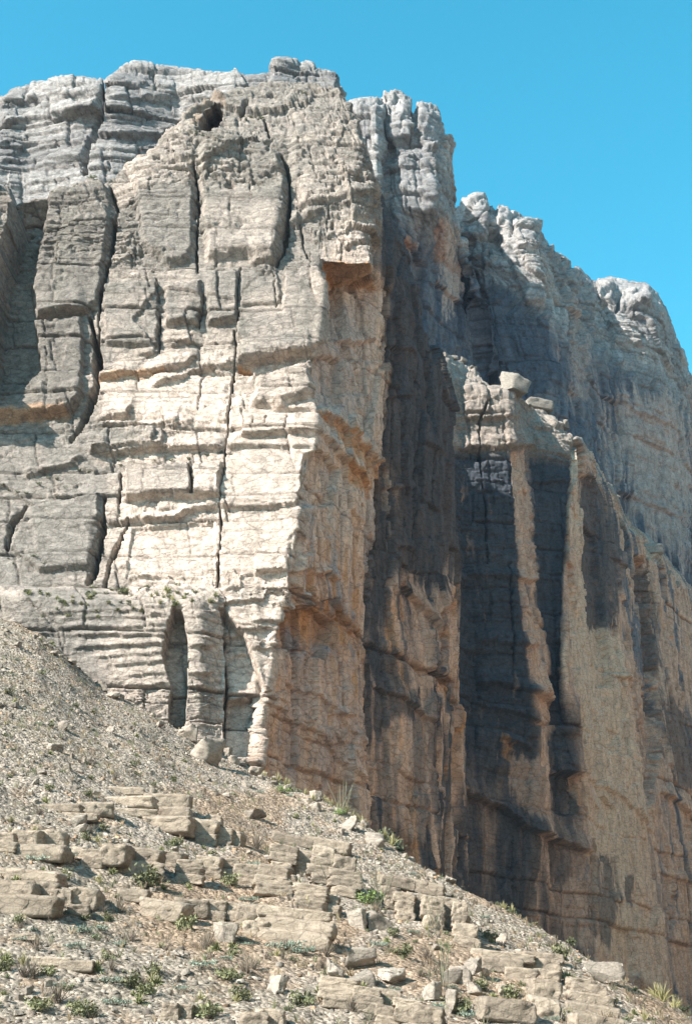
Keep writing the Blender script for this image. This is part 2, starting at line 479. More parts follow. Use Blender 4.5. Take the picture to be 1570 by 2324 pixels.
    for poly in ([(240, 870), (520, 850), (510, 950), (230, 950)], [(295, 1195), (490, 1180), (488, 1300), (285, 1300)], [(505, 1180), (660, 1165), (655, 1295), (500, 1300)], [(515, 1030), (690, 1030), (670, 1140), (500, 1140)],
                 [(550, 700), (735, 660), (735, 790), (545, 815)], [(285, 1072), (500, 1050), (498, 1130), (290, 1138)], [(300, 440), (445, 430), (440, 590), (320, 560)], [(460, 440), (640, 440), (625, 595), (460, 600)], [(60, 1150), (225, 1130), (205, 1285), (90, 1295)]):
        m_, d_ = S._inside(poly, 10)
        calm[m_] = np.minimum(calm[m_], 1 - .68 * sstep(-4, 10, d_))
    Dn = Dn * calm
    # return wall: tall flutes and scars instead of beds
    fl = fbm(s * 0.28, z * 0.025, s * 0, 4, 31, 0.55)
    fl2 = fbm(s * 1.3, z * 0.07, s * 0, 4, 32, 0.6)
    scar = fbm(s * 0.12, z * 0.09, s * 0, 3, 33)
    dipz = z + 0.35 * s * 0 + 1.2 * fbm(s * 0.1, z * 0.1, s * 0, 2, 34)
    sj = s + 0.5 * facets(s, z, 2.5, 73, .5, .6)
    c1, cb1, cg1 = beds(sj, dipz, 15, (9, 30), (3.0, 7), 0.2)
    c2, cb2, cg2 = beds(sj, dipz, 16, (2.5, 9), (1.0, 3), 0.12)
    r1 = facets(s + 0.5 * n_mid, z, 4.5, 64, 0.6, 0.45); r2 = facets(s + 0.3 * n_fine, z, 1.6, 65, 0.6, 0.5)
    c0, cb0, cg0 = beds(s, z, 17, (18, 60), (5, 10), 0.25)
    r0 = facets(s, z, 14, 66, .5, .35)
    Dr = 1.1 * r0 + 0.4 * r1 + 0.16 * r2 + (1.0 + 1.6 * dark2) * (c0 - .5) - .5 * cg0 + (.5 + .5 * dark2) * (c1 - 0.5) - 0.25 * cg1 + 0.22 * (c2 - 0.5) - .08 * cg2 + 0.06 * n_fine
    rimfade = sstep(0.7, 1.3, S.tr)[:, None]
    S.D += (front * Dn + ret * Dr) * (0.35 + 0.65 * rimfade)
    # --- pillars and cracks of the sunlit front
    S.slab([(448, 330), (520, 312), (600, 318), (636, 345), (655, 400), (655, 480), (640, 560), (625, 602), (560, 590), (470, 600), (450, 500)], 1.6, 22, True)
    S.slab([(300, 400), (360, 372), (436, 372), (447, 440), (446, 560), (440, 600), (380, 612), (320, 560)], 1.2, 18, True)
    S.slab([(650, 230), (800, 230), (860, 420), (850, 500), (690, 500), (655, 400)], 0.9, 25, True)
    S.slab([(110, 440), (225, 405), (250, 440), (255, 520), (225, 700), (190, 718), (95, 735), (75, 660), (100, 520)], 1.1, 10, True)
    S.slab([(-50, 730), (100, 735), (190, 722), (190, 900), (165, 925), (110, 945), (-50, 955)], 1.0, 6, True)
    S.slab([(0, 470), (110, 450), (100, 520), (75, 640), (85, 720), (100, 850), (60, 900), (-60, 900), (-60, 470)], -3.0, 20)
    S.slab([(-120, 440), (40, 480), (52, 500), (40, 560), (18, 640), (0, 740), (-6, 860), (-10, 940), (-160, 940), (-160, 440)], 8.0, 8)
    S.slab([(235, 650), (360, 640), (366, 700), (362, 790), (240, 790)], 0.8, 10, True)
    S.slab([(375, 655), (458, 640), (463, 700), (448, 738), (378, 742)], 0.8, 8, True)
    S.slab([(468, 640), (545, 615), (540, 728), (470, 738)], 0.8, 8, True)
    S.slab([(548, 610), (628, 605), (640, 690), (545, 700)], 0.5, 6, True)
    S.slab([(645, 605), (722, 600), (736, 660), (735, 770), (705, 805), (540, 826), (536, 740), (640, 712)], 0.9, 7, True)
    S.slab([(580, 862), (640, 835), (712, 812), (716, 900), (640, 935), (565, 925)], 1.6, 22, True)
    S.slab([(548, 945), (718, 938), (722, 985), (545, 990)], 0.6, 5, True)
    S.slab([(240, 985), (370, 975), (372, 1020), (208, 1030)], 0.8, 5, True)
    S.slab([(285, 1072), (430, 1052), (436, 1130), (290, 1140)], 0.9, 5, True)
    S.slab([(440, 1050), (505, 1045), (498, 1135), (440, 1132)], 0.8, 5, True)
    S.slab([(20, 1240), (60, 1150), (230, 1120), (228, 1200), (205, 1290), (90, 1300)], 0.8, 8, True)
    S.slab([(300, 1195), (490, 1180), (488, 1305), (285, 1305), (290, 1240)], -0.6, 8)
    S.slab([(575, 1245), (658, 1240), (655, 1300), (580, 1303)], 0.5, 4, True)
    for poly, w, dep in [
        ([(250, 425), (264, 480), (258, 560), (240, 640), (228, 700), (224, 790), (232, 845)], 9, 3.5),
        ([(205, 725), (222, 800), (218, 880), (190, 960), (165, 1000)], 18, 4.0),
        ([(440, 375), (450, 430), (452, 500), (446, 560), (450, 625)], 6, 2.6),
        ([(640, 350), (657, 400), (656, 470), (646, 560), (627, 602)], 9, 3.2),
        ([(463, 668), (459, 705), (450, 742)], 4, 1.4),
        ([(548, 608), (540, 660), (542, 735)], 4, 1.6),
        ([(533, 750), (536, 800), (530, 860), (521, 930), (515, 1000)], 5, 2.6),
        ([(515, 1000), (508, 1060), (500, 1130), (497, 1165), (503, 1195), (496, 1260), (490, 1340)], 4, 2.2),
        ([(497, 1150), (500, 1172), (503, 1190)], 6, 2.0),
        ([(680, 498), (690, 560), (702, 592)], 5, 1.3),
        ([(355, 635), (362, 690)], 5, 1.3), ([(366, 720), (360, 800)], 6, 1.4),
        ([(462, 850), (455, 885), (448, 935)], 3, 0.9),
        ([(432, 1060), (436, 1128)], 5, 2.6), ([(277, 1082), (272, 1142)], 8, 2.8),
        ([(545, 838), (568, 842)], 12, 3.2),
        ([(240, 1130), (235, 1200), (215, 1290), (205, 1320)], 14, 3.0),
        ([(290, 1180), (268, 1230), (245, 1280), (238, 1330)], 10, 3.0),
        ([(60, 1150), (30, 1180), (15, 1240)], 14, 3.0),
        ([(620, 620), (628, 700)], 3, 0.8), ([(720, 830), (714, 880)], 6, 1.6),
        ([(105, 730), (112, 900)], 3, 0.8),
        ([(575, 950), (575, 970)], 3, 1), ([(605, 945), (602, 970)], 3, 1), ([(650, 950), (645, 985)], 3, .8),
    ]:
        S.crack(poly, w, dep)
    for poly, amt, up in [
        ([(220, 866), (300, 852), (370, 843), (425, 828), (445, 812)], 1.5, 30),
        ([(350, 876), (420, 856), (440, 838), (530, 828)], 1.2, 22),
        ([(535, 832), (620, 818), (705, 806)], 1.6, 40),
        ([(-60, 955), (60, 956), (110, 946), (165, 926), (185, 900)], 1.2, 40),
        ([(228, 957), (290, 946), (302, 928)], 1.3, 22), ([(225, 975), (380, 965), (440, 965)], 0.8, 14),
        ([(200, 1032), (280, 1036), (370, 1023), (440, 1021), (505, 1018)], 1.5, 24),
        ([(540, 991), (640, 986), (712, 991)], 0.6, 20), ([(520, 1014), (600, 1014), (700, 1018)], 0.9, 12),
        ([(622, 937), (700, 931), (714, 936)], 0.9, 22),
        ([(285, 1142), (370, 1137), (490, 1135)], 1.1, 30),
        ([(325, 1182), (400, 1181), (422, 1166), (492, 1157)], 1.3, 16), ([(500, 1152), (600, 1152), (672, 1150)], 0.9, 30),
        ([(500, 1347), (545, 1342), (548, 1308), (650, 1300)], 0.6, 22), ([(500, 1376), (545, 1374), (598, 1364), (602, 1346), (646, 1344)], 0.8, 14),
        ([(578, 602), (636, 597)], 1.2, 40), ([(378, 742), (450, 739)], 0.9, 30), ([(470, 739), (542, 731)], 0.9, 30),
        ([(85, 735), (110, 727), (192, 716)], 1.5, 40), ([(378, 783), (442, 779)], 0.8, 14), ([(315, 808), (355, 802)], .8, 14),
        ([(60, 1080), (150, 1062), (190, 1045)], 1.2, 14), ([(285, 1308), (490, 1304)], 0.7, 20),
        ([(90, 1392), (280, 1388), (372, 1384)], 0.44, 8), ([(140, 1410), (280, 1405), (372, 1402)], 0.39, 8), ([(150, 1428), (372, 1424)], 0.44, 9), ([(165, 1447), (380, 1446)], 0.61, 10), ([(172, 1474), (378, 1468)], 0.66, 14), ([(215, 1492), (378, 1488)], 0.44, 9),
        ([(255, 1512), (375, 1506)], 0.61, 12), ([(290, 1535), (375, 1530)], 0.44, 12), ([(310, 1560), (380, 1556)], 0.44, 12), ([(430, 1475), (478, 1470)], .8, 20), ([(430, 1535), (470, 1530)], .8, 20),
        ([(510, 1440), (610, 1432)], 0.8, 20), ([(515, 1585), (592, 1578)], 2.0, 60), ([(575, 1420), (640, 1416)], .8, 24), ([(530, 1480), (622, 1478)], .6, 20),
        ([(690, 470), (840, 455)], 0.8, 24), ([(655, 505), (735, 480), (800, 470)], .7, 20), ([(770, 560), (835, 540)], .8, 26),
    ]:
        S.ledge(poly, amt, up)
    # bench below: slots between short pillars
    S.slab([(396, 1378), (412, 1384), (422, 1420), (428, 1470), (424, 1600), (416, 1705), (380, 1705), (388, 1560), (370, 1500), (380, 1420)], -3.4, 3)
    S.slab([(492, 1376), (514, 1392), (552, 1440), (586, 1520), (602, 1570), (588, 1725), (508, 1725), (512, 1500)], -2.2, 5)
    S.crack([(500, 1385), (512, 1450), (514, 1560), (508, 1700)], 9, 2.4)
    # cave and ledges of the broken top
    hole = [(446, 298), (454, 272), (468, 248), (486, 237), (502, 244), (507, 264), (496, 286), (470, 302)]
    m_, d_ = S._inside(hole, 12)
    w_ = sstep(-8, 0, d_)[:, None]
    S.N[m_] = S.N[m_] * (1 - w_) + w_ * np.array((0.0, -.93, -.37))
    S.slab(hole, -9.0, 4)
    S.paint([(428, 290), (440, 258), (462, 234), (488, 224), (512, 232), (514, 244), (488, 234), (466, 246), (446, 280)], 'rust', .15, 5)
    S.ledge([(420, 272), (450, 246), (486, 230), (515, 232)], 1.6, 14)
    S.crack([(600, 270), (612, 305)], 8, 2.4); S.crack([(545, 255), (562, 238)], 8, 2.2); S.crack([(560, 290), (540, 310)], 6, 1.8)
    S.crack([(800, 250), (835, 330)], 8, 1.5)
    # missing blocks along the prow
    for poly, off, bev in (([(702, 812), (735, 806), (775, 815), (770, 925), (714, 928)], -1.3, 4), ([(690, 1032), (722, 1022), (770, 1060), (745, 1150), (672, 1150)], -1.1, 4), ([(652, 1300), (690, 1290), (700, 1345), (655, 1348)], -.8, 3),
                           ([(640, 1388), (700, 1380), (760, 1410), (730, 1500), (660, 1480), (618, 1470)], -1.8, 6), ([(735, 660), (770, 660), (775, 770), (738, 775)], -.9, 4)):
        S.slab(poly, off, bev)
    # scars of the shaded return
    for poly, amt, up in [([(722, 940), (770, 964), (812, 1010), (860, 1060)], 1.2, 30), ([(730, 992), (775, 1045), (815, 1090), (832, 1110)], 1.3, 24),
                          ([(646, 1380), (700, 1372), (745, 1355), (770, 1400), (800, 1440)], 1.3, 60), ([(615, 1465), (655, 1475), (700, 1470)], 1.2, 24),
                          ([(744, 770), (790, 782), (842, 775)], 0.9, 26), ([(700, 1305), (725, 1300), (745, 1320)], 1.4, 20),
                          ([(745, 1625), (800, 1625)], .8, 16), ([(600, 1595), (690, 1650), (760, 1710), (830, 1790)], 0.7, 30), ([(640, 1545), (740, 1600), (830, 1700)], .5, 20)]:
        S.ledge(poly, amt, up, 0.5, 20)
    S.crack([(868, 650), (862, 850), (858, 1000), (850, 1200), (835, 1330), (828, 1480), (830, 1650), (836, 1900)], 7, 2.6)
    S.crack([(768, 1500), (770, 1600), (765, 1730)], 3, 1.0); S.crack([(868, 1200), (875, 1260), (872, 1330)], 6, 1.6)
    for p_ in ([(905, 640), (900, 900), (896, 1200)], [(942, 690), (940, 950), (930, 1300)], [(966, 760), (968, 1000), (962, 1330)], [(884, 700), (880, 1000), (872, 1180)]):
        S.crack(p_, 5, 1.5)
    for p_, a_ in (([(868, 790), (930, 800)], .9), ([(868, 905), (925, 900)], .8), ([(862, 1110), (930, 1112)], .8), ([(880, 1245), (935, 1250)], .8), ([(905, 1330), (960, 1380), (1000, 1440)], 1.6), ([(850, 1560), (930, 1600), (1000, 1640)], 1.0), ([(935, 1010), (985, 1030)], .8)):
        S.ledge(p_, a_, 26, .5, 8)
    S.crack([(985, 800), (1000, 1000), (1005, 1300), (1003, 1500), (1006, 1800)], 6, 1.5)
    # --- colour: fresh cream rock, weathered grey, varnish, rust
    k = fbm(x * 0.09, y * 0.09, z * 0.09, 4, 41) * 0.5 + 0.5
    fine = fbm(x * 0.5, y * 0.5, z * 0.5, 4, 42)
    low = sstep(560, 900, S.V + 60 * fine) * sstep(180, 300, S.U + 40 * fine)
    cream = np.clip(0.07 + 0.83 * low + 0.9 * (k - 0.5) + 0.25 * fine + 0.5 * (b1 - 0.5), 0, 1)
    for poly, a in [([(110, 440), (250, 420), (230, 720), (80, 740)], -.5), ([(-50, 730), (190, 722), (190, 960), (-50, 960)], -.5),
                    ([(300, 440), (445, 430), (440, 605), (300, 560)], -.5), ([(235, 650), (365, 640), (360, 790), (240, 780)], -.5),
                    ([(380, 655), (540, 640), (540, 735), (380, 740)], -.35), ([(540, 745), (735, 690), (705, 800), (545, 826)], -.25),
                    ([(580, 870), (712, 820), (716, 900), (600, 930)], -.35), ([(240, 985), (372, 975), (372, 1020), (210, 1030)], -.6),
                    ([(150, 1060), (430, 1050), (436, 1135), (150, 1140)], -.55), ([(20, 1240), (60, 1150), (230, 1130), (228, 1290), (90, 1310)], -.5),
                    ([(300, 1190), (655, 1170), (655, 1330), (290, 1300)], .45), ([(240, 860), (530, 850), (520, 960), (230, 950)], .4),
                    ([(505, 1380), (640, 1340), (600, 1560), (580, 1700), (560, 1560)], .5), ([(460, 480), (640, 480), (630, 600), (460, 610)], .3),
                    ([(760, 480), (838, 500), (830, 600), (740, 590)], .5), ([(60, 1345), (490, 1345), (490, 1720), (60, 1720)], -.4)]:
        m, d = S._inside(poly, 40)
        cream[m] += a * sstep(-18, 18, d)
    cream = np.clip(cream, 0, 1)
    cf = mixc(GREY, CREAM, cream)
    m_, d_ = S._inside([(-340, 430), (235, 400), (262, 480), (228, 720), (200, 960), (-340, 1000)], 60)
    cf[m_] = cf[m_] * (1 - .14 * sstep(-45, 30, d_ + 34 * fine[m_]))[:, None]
    stain = sstep(0.1, 0.5, fbm(x * 0.35, y * 0.35, z * 0.06, 4, 43)) * (0.5 + 0.5 * (1 - cream))
    cf = mixc(cf, np.array((0.20, 0.185, 0.155)), 0.45 * stain)
    cf = cf * (1 - .5 * np.maximum(g1, .7 * g2 * sel))[..., None]
    # return wall
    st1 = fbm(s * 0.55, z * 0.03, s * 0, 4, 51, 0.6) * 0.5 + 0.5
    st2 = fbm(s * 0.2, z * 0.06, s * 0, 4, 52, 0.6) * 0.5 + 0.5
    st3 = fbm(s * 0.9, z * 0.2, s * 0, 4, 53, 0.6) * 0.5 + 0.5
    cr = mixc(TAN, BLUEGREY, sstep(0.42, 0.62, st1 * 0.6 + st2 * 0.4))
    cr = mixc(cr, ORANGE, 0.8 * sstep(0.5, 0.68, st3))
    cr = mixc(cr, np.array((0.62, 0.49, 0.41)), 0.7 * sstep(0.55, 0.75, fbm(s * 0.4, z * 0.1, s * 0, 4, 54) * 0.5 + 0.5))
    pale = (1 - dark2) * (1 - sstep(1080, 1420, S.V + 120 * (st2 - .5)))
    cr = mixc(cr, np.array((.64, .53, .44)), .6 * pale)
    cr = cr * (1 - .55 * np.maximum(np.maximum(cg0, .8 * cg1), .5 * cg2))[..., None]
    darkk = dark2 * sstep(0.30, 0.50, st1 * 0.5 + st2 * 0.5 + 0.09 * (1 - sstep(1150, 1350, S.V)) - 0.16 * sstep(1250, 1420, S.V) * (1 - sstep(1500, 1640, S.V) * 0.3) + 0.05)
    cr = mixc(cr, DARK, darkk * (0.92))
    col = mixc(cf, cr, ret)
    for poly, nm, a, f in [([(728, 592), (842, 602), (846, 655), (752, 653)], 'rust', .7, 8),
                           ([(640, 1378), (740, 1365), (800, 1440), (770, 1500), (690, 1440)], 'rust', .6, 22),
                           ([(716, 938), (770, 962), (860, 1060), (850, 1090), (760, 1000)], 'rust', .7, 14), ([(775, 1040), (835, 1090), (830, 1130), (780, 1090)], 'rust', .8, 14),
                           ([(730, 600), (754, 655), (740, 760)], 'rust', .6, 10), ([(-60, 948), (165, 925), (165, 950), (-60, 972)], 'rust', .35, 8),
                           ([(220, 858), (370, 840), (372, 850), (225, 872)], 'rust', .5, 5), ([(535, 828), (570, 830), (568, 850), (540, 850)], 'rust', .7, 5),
                           ([(590, 1560), (640, 1480), (780, 1480), (835, 1640), (835, 1880), (580, 1760)], 'blush', .55, 40),
                           ([(920, 1300), (1000, 1380), (1000, 1560), (930, 1560)], 'blush', .7, 25), ([(840, 1560), (1000, 1560), (1000, 1900), (840, 1880)], 'blush', .35, 40),
                           ([(842, 1480), (900, 1470), (935, 1620), (845, 1680)], 'varnish', .8, 22), ([(842, 1330), (880, 1340), (880, 1420), (842, 1420)], 'varnish', .6, 12),
                           ([(750, 690), (838, 680), (830, 960), (745, 930)], 'slate_or_shadow', .3, 20)]:
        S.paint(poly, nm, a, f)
    o = S.build('cliff_main', ROCK, col, [('rust', ORANGE), ('blush', np.array((0.60, 0.41, 0.305))), ('varnish', DARK * 1.2), ('slate_or_shadow', BLUEGREY)], ROCK_STREAK, ret)
    return S, o

MAIN, cliff_main = main_buttress()
tag(cliff_main, 'sunlit cream and grey front buttress with its shaded orange return wall', None, None, 'structure')

# ================================================================== upper cliff behind the broken shelf
def upper_cliff():
    cols = []
    top = [(-330, 250), (-150, 235), (0, 225), (30, 195), (60, 188), (180, 178), (232, 190), (246, 192), (256, 168), (310, 156), (400, 154), (480, 160), (545, 164), (612, 158), (622, 128), (650, 121), (676, 128), (681, 140), (686, 130), (712, 134), (718, 150), (755, 162), (768, 180), (778, 215)]
    for u, v in top:
        y = 205 + 2 * math.sin(u * 0.02) + (10 if u > 770 else 0)
        cols.append([(12, -6, 0, 0), (u, v, y + 1.5), (u, v + 12, y - 1.5), (u, v + 60, y - 3), (u, v + 120, y - 4), (u, v + 300, y - 7), (u, v + 480, y - 9)])
    S = Sheet(cols, px=2.3, row_scale=[0.4, 1, 1, 1, 1, 0.7], col_scale=[.3, .5] + [1] * (len(cols) - 3), smooth=2)
    x, y, z, s = S.x, S.y, S.z, S.s
    zz = z + 1.2 * fbm(x * 0.05, y * 0.05, z * 0.1, 3, 105) - 0.03 * x
    b1, bb1, g1 = beds(s + 2 * fbm(x * .07, y * .07, z * .07, 2, 106), zz, 111, (3, 9), (8, 22), 0.3)
    b2, bb2, g2 = beds(s, zz + 0.3 * fbm(x * .4, y * .4, z * .6, 2, 107), 112, (0.8, 2.4), (2.5, 8), 0.14)
    n_big = fbm(x * 0.05, y * 0.05, z * 0.05, 3, 121); n_mid = fbm(x * 0.25, y * 0.25, z * 0.3, 4, 122); n_f = fbm(x * 0.9, y * 0.9, z * 1.1, 4, 123)
    f = sstep(0.6, 1.4, S.tr)[:, None]
    f1 = facets(s + .8 * n_mid, zz, 3.5, 161, .5, 1.8); f2 = facets(s, zz, 1.2, 162, .6, 1.8)
    S.D += (.9 * n_big + 0.12 * n_mid + 0.12 * n_f + .55 * f1 + .18 * f2 + 0.9 * (b1 - .5) + 0.8 * (bb1 - .5) - .5 * g1 + .6 * (b2 - .5) + .4 * (bb2 - .5) - .25 * g2) * (0.25 + 0.75 * f)
    S.crack([(240, 170), (240, 230), (228, 280), (210, 330), (195, 400)], 9, 4.5)
    S.slab([(205, 290), (240, 200), (238, 250), (222, 300), (200, 380), (180, 390)], -2.0, 12)
    for p, a, up in [([(0, 240), (120, 232), (230, 230)], 1.0, 20), ([(0, 280), (90, 272), (235, 262)], 1.4, 30), ([(245, 200), (400, 215), (560, 210)], .8, 18),
                     ([(250, 235), (400, 232), (540, 225)], 1.0, 26), ([(0, 330), (200, 322)], 1.0, 18), ([(215, 310), (360, 312), (400, 300)], 1.6, 26), ([(0, 372), (190, 365)], .9, 16)]:
        S.ledge(p, a, up)
    k = fbm(x * 0.08, y * 0.08, z * 0.12, 4, 141) * .5 + .5
    c = mixc(np.array((0.195, 0.186, 0.18)), np.array((0.295, 0.278, 0.262)), sstep(.35, .75, k + .25 * (b1 - .5)))
    c = c * (1 - .45 * np.maximum(g1, .6 * g2))[..., None]
    st = sstep(0.1, .5, fbm(x * 0.4, y * 0.4, z * 0.08, 4, 143))
    c = mixc(c, np.array((0.22, 0.205, 0.19)), .45 * st)
    o = S.build('cliff_upper', ROCK, c, [])
    return S, o

UPPER, cliff_upper = upper_cliff()
tag(cliff_upper, 'pale grey banded upper cliff with rounded tops and a summit block', None, None, 'structure')

# ================================================================== second buttress, lit shelf, long shaded flank
def second_buttress():
    cols = [
     # shelf back, shelf rim, below rim, v1020, v1300, v1560, v1780, v1930, base, foot
     [(60, 6, 0, 0), (990, 800, 210), (985, 830, 206), (995, 1020, 206), (1010, 1300, 205), (1020, 1560, 204), (1006, 1760, 200), (1006, 1860, 199), (1010, 2080, 198), (1010, 2250, 197)],
     [(60, 6, 0, 0), (1020, 803, 212), (1012, 835, 205), (1020, 1020, 205), (1035, 1300, 204), (1045, 1560, 203.5), (1040, 1765, 201), (1040, 1870, 200), (1040, 2080, 199), (1040, 2250, 198)],
     [(60, 6, 0, 0), (1060, 826, 220), (1046, 888, 208), (1048, 1020, 207.5), (1055, 1300, 207), (1070, 1560, 206), (1075, 1770, 204), (1080, 1885, 203), (1085, 2080, 202), (1085, 2250, 200)],
     [(60, 4, 0, 0), (1112, 878, 212), (1105, 893, 208.5), (1105, 1020, 208), (1110, 1300, 207.5), (1130, 1560, 206.5), (1140, 1775, 206), (1140, 1900, 206), (1145, 2080, 205), (1145, 2250, 203)],
     [(60, 4, 0, 0), (1165, 886, 212), (1160, 900, 209), (1166, 1020, 208.5), (1178, 1300, 208), (1205, 1560, 208), (1215, 1770, 209), (1205, 1905, 209), (1200, 2080, 209), (1205, 2250, 207)],
     [(50, 4, 0, 0), (1182, 905, 220), (1172, 925, 217), (1180, 1020, 215), (1196, 1300, 214), (1222, 1560, 214), (1235, 1775, 214), (1240, 1915, 214), (1245, 2090, 214), (1250, 2260, 212)],
     [(50, 4, 0, 0), (1212, 926, 228), (1204, 945, 225), (1206, 1030, 222), (1216, 1300, 220), (1240, 1560, 219), (1248, 1775, 219), (1270, 1920, 219), (1285, 2100, 219), (1290, 2260, 217)],
     [(50, 4, 0, 0), (1258, 952, 229), (1252, 970, 226), (1255, 1040, 223.5), (1250, 1300, 221.5), (1262, 1560, 220.5), (1285, 1775, 220.5), (1310, 1925, 221), (1320, 2110, 221), (1325, 2270, 219)],
     [(50, 4, 0, 0), (1302, 995, 230), (1300, 1012, 227), (1296, 1060, 224.5), (1276, 1300, 220.5), (1270, 1560, 219), (1304, 1775, 221), (1325, 1930, 222), (1345, 2130, 222), (1350, 2280, 220)],
     [(1330, 1005, 285), (1322, 1018, 250), (1314, 1030, 233), (1316, 1080, 232), (1312, 1300, 230), (1318, 1560, 228), (1340, 1775, 229), (1362, 1930, 230), (1385, 2160, 230), (1390, 2290, 228)],
     [(1375, 1055, 295), (1365, 1070, 262), (1355, 1085, 246), (1355, 1120, 245), (1368, 1300, 243), (1385, 1560, 241), (1400, 1775, 241), (1420, 1930, 241), (1450, 2200, 240), (1455, 2310, 238)],
     [(1408, 1120, 300), (1398, 1130, 272), (1388, 1140, 257), (1392, 1165, 256), (1412, 1320, 254), (1440, 1570, 251), (1455, 1780, 250), (1475, 1940, 250), (1510, 2240, 249), (1512, 2330, 247)],
     [(1440, 1190, 308), (1428, 1198, 282), (1420, 1205, 268), (1424, 1225, 268), (1440, 1360, 266), (1466, 1590, 262), (1490, 1790, 260), (1510, 1950, 260), (1550, 2270, 258), (1552, 2350, 256)],
     [(1492, 1225, 315), (1480, 1238, 290), (1468, 1250, 276), (1470, 1270, 276), (1480, 1390, 275), (1500, 1610, 271), (1530, 1800, 269), (1550, 1960, 268), (1590, 2290, 266), (1590, 2360, 264)],
     [(1530, 1270, 322), (1522, 1285, 300), (1508, 1300, 287), (1510, 1320, 287), (1520, 1430, 286), (1540, 1640, 282), (1570, 1820, 280), (1590, 1970, 279), (1630, 2300, 277), (1630, 2370, 275)],
     [(1590, 1330, 330), (1580, 1345, 312), (1568, 1365, 302), (1572, 1390, 302), (1580, 1480, 300), (1600, 1680, 297), (1625, 1840, 294), (1645, 1990, 293), (1690, 2310, 291), (1690, 2380, 290)],
     [(1760, 1500, 355), (1750, 1510, 345), (1740, 1530, 335), (1745, 1560, 335), (1755, 1640, 334), (1770, 1790, 331), (1790, 1900, 328), (1800, 2030, 326), (1840, 2330, 324), (1840, 2400, 322)],
    ]
    rs = random.Random(21)
    stepped = cols[:9]
    for i in range(8, 15):
        a, b = cols[i], cols[i + 1]
        for f0, f1 in ((.34, .72),):
            dy, dv = rs.uniform(-3.2, 3.2), rs.uniform(-9, 7)
            for f in (f0, f1):
                q = []
                for r in range(len(a)):
                    if r == 0:
                        q.append((50, 3, 0, 0)); continue
                    p = [a[r][k] * (1 - f) + b[r][k] * f for k in range(3)]
                    p[2] += dy * (1 if r < 6 else .6)
                    if r < 3: p[1] += dv
                    q.append(tuple(p))
                stepped.append(q)
        if i < 14:
            stepped.append([(50, 3, 0, 0)] + list(b[1:]))
    stepped += [[(50, 3, 0, 0)] + list(cols[15][1:]), [(40, 2, 0, 0)] + list(cols[16][1:])]
    S = Sheet(stepped, row_scale=[0.5, 1, 1, 1, 1, 1, 1, 1, 0.3], col_scale=[1] * (len(stepped) - 2) + [.4], smooth=0, ys=1.26)
    x, y, z, s = S.x, S.y, S.z, S.s
    frontal = np.interp(S.tc, [0, 3.8, 4.2, 5.7, 6.1, 7.8, 8.2, 20], [1, 1, 0, 0, 1, 1, 0, 0])[None, :] * np.ones(x.shape)
    frontal *= 1 - 0.7 * sstep(5.0, 6.5, S.tr)[:, None]
    zz = z + 1.5 * fbm(x * .05, y * .05, z * .08, 3, 205)
    b1, bb1, g1 = beds(s + 2 * fbm(x * .07, y * .07, z * .05, 2, 206), zz, 211, (4, 10), (7, 16), 0.3)
    b2, bb2, g2 = beds(s, zz + .3 * fbm(x * .4, y * .4, z * .5, 2, 207), 212, (.8, 2.4), (2, 8), .14)
    n_big = fbm(x * .05, y * .05, z * .03, 3, 221); n_mid = fbm(x * .22, y * .22, z * .2, 4, 222); n_f = fbm(x * .9, y * .9, z, 4, 223, .6)
    fl = fbm(s * .22, z * .02, s * 0, 4, 231, .55); fl2 = fbm(s * 1.0, z * .06, s * 0, 4, 232, .6)
    sj = s + .6 * facets(s, z, 3, 273, .5, .6)
    c1, cb1, cg1 = beds(sj, zz, 215, (12, 40), (4, 10), .25)
    c2, cb2, cg2 = beds(sj, zz, 216, (3, 12), (1.2, 4), .15)
    f1 = facets(s + .8 * n_mid, zz, 3.5, 261, .5, 1.6); f2 = facets(s, zz, 1.2, 262, .6, 1.6); r1 = facets(s + .5 * n_mid, z, 6, 264, .6, .45); r2 = facets(s, z, 2, 265, .6, .5)
    Df = .4 * n_big + .1 * n_mid + .1 * n_f + .6 * f1 + .35 * f2 + .7 * (b1 - .5) + .8 * (bb1 - .5) - .6 * g1 + .45 * (b2 - .5) + .4 * (bb2 - .5) - .22 * g2
    c0, cb0, cg0 = beds(s, z, 217, (25, 70), (7, 13), .3)
    r0 = facets(s, z, 18, 266, .5, .35)
    Dr = 1.2 * r0 + .5 * r1 + .2 * r2 + .08 * n_f + 1.9 * (c0 - .5) - .5 * cg0 + .8 * (c1 - .5) - .3 * cg1 + .3 * (c2 - .5) - .12 * cg2
    rim = sstep(.6, 1.4, S.tr)[:, None]
    S.D += (frontal * Df + (1 - frontal) * Dr) * (.5 + .5 * rim)
    for p, w, d in [([(1108, 910), (1086, 960), (1092, 1080), (1102, 1150), (1105, 1280)], 5, 2.5), ([(1155, 1280), (1160, 1400), (1165, 1560)], 5, 2.5),
                    ([(1165, 1900), (1168, 2000), (1165, 2140)], 4, 2), ([(1300, 1000), (1290, 1120), (1275, 1300)], 5, 1.5),
                    ([(1440, 1470), (1460, 1580), (1450, 1700)], 6, 2), ([(1530, 1960), (1535, 2060), (1515, 2150)], 5, 1.6), ([(1455, 1270), (1480, 1500), (1470, 1700), (1460, 1850)], 8, 3)]:
        S.crack(p, w, d)
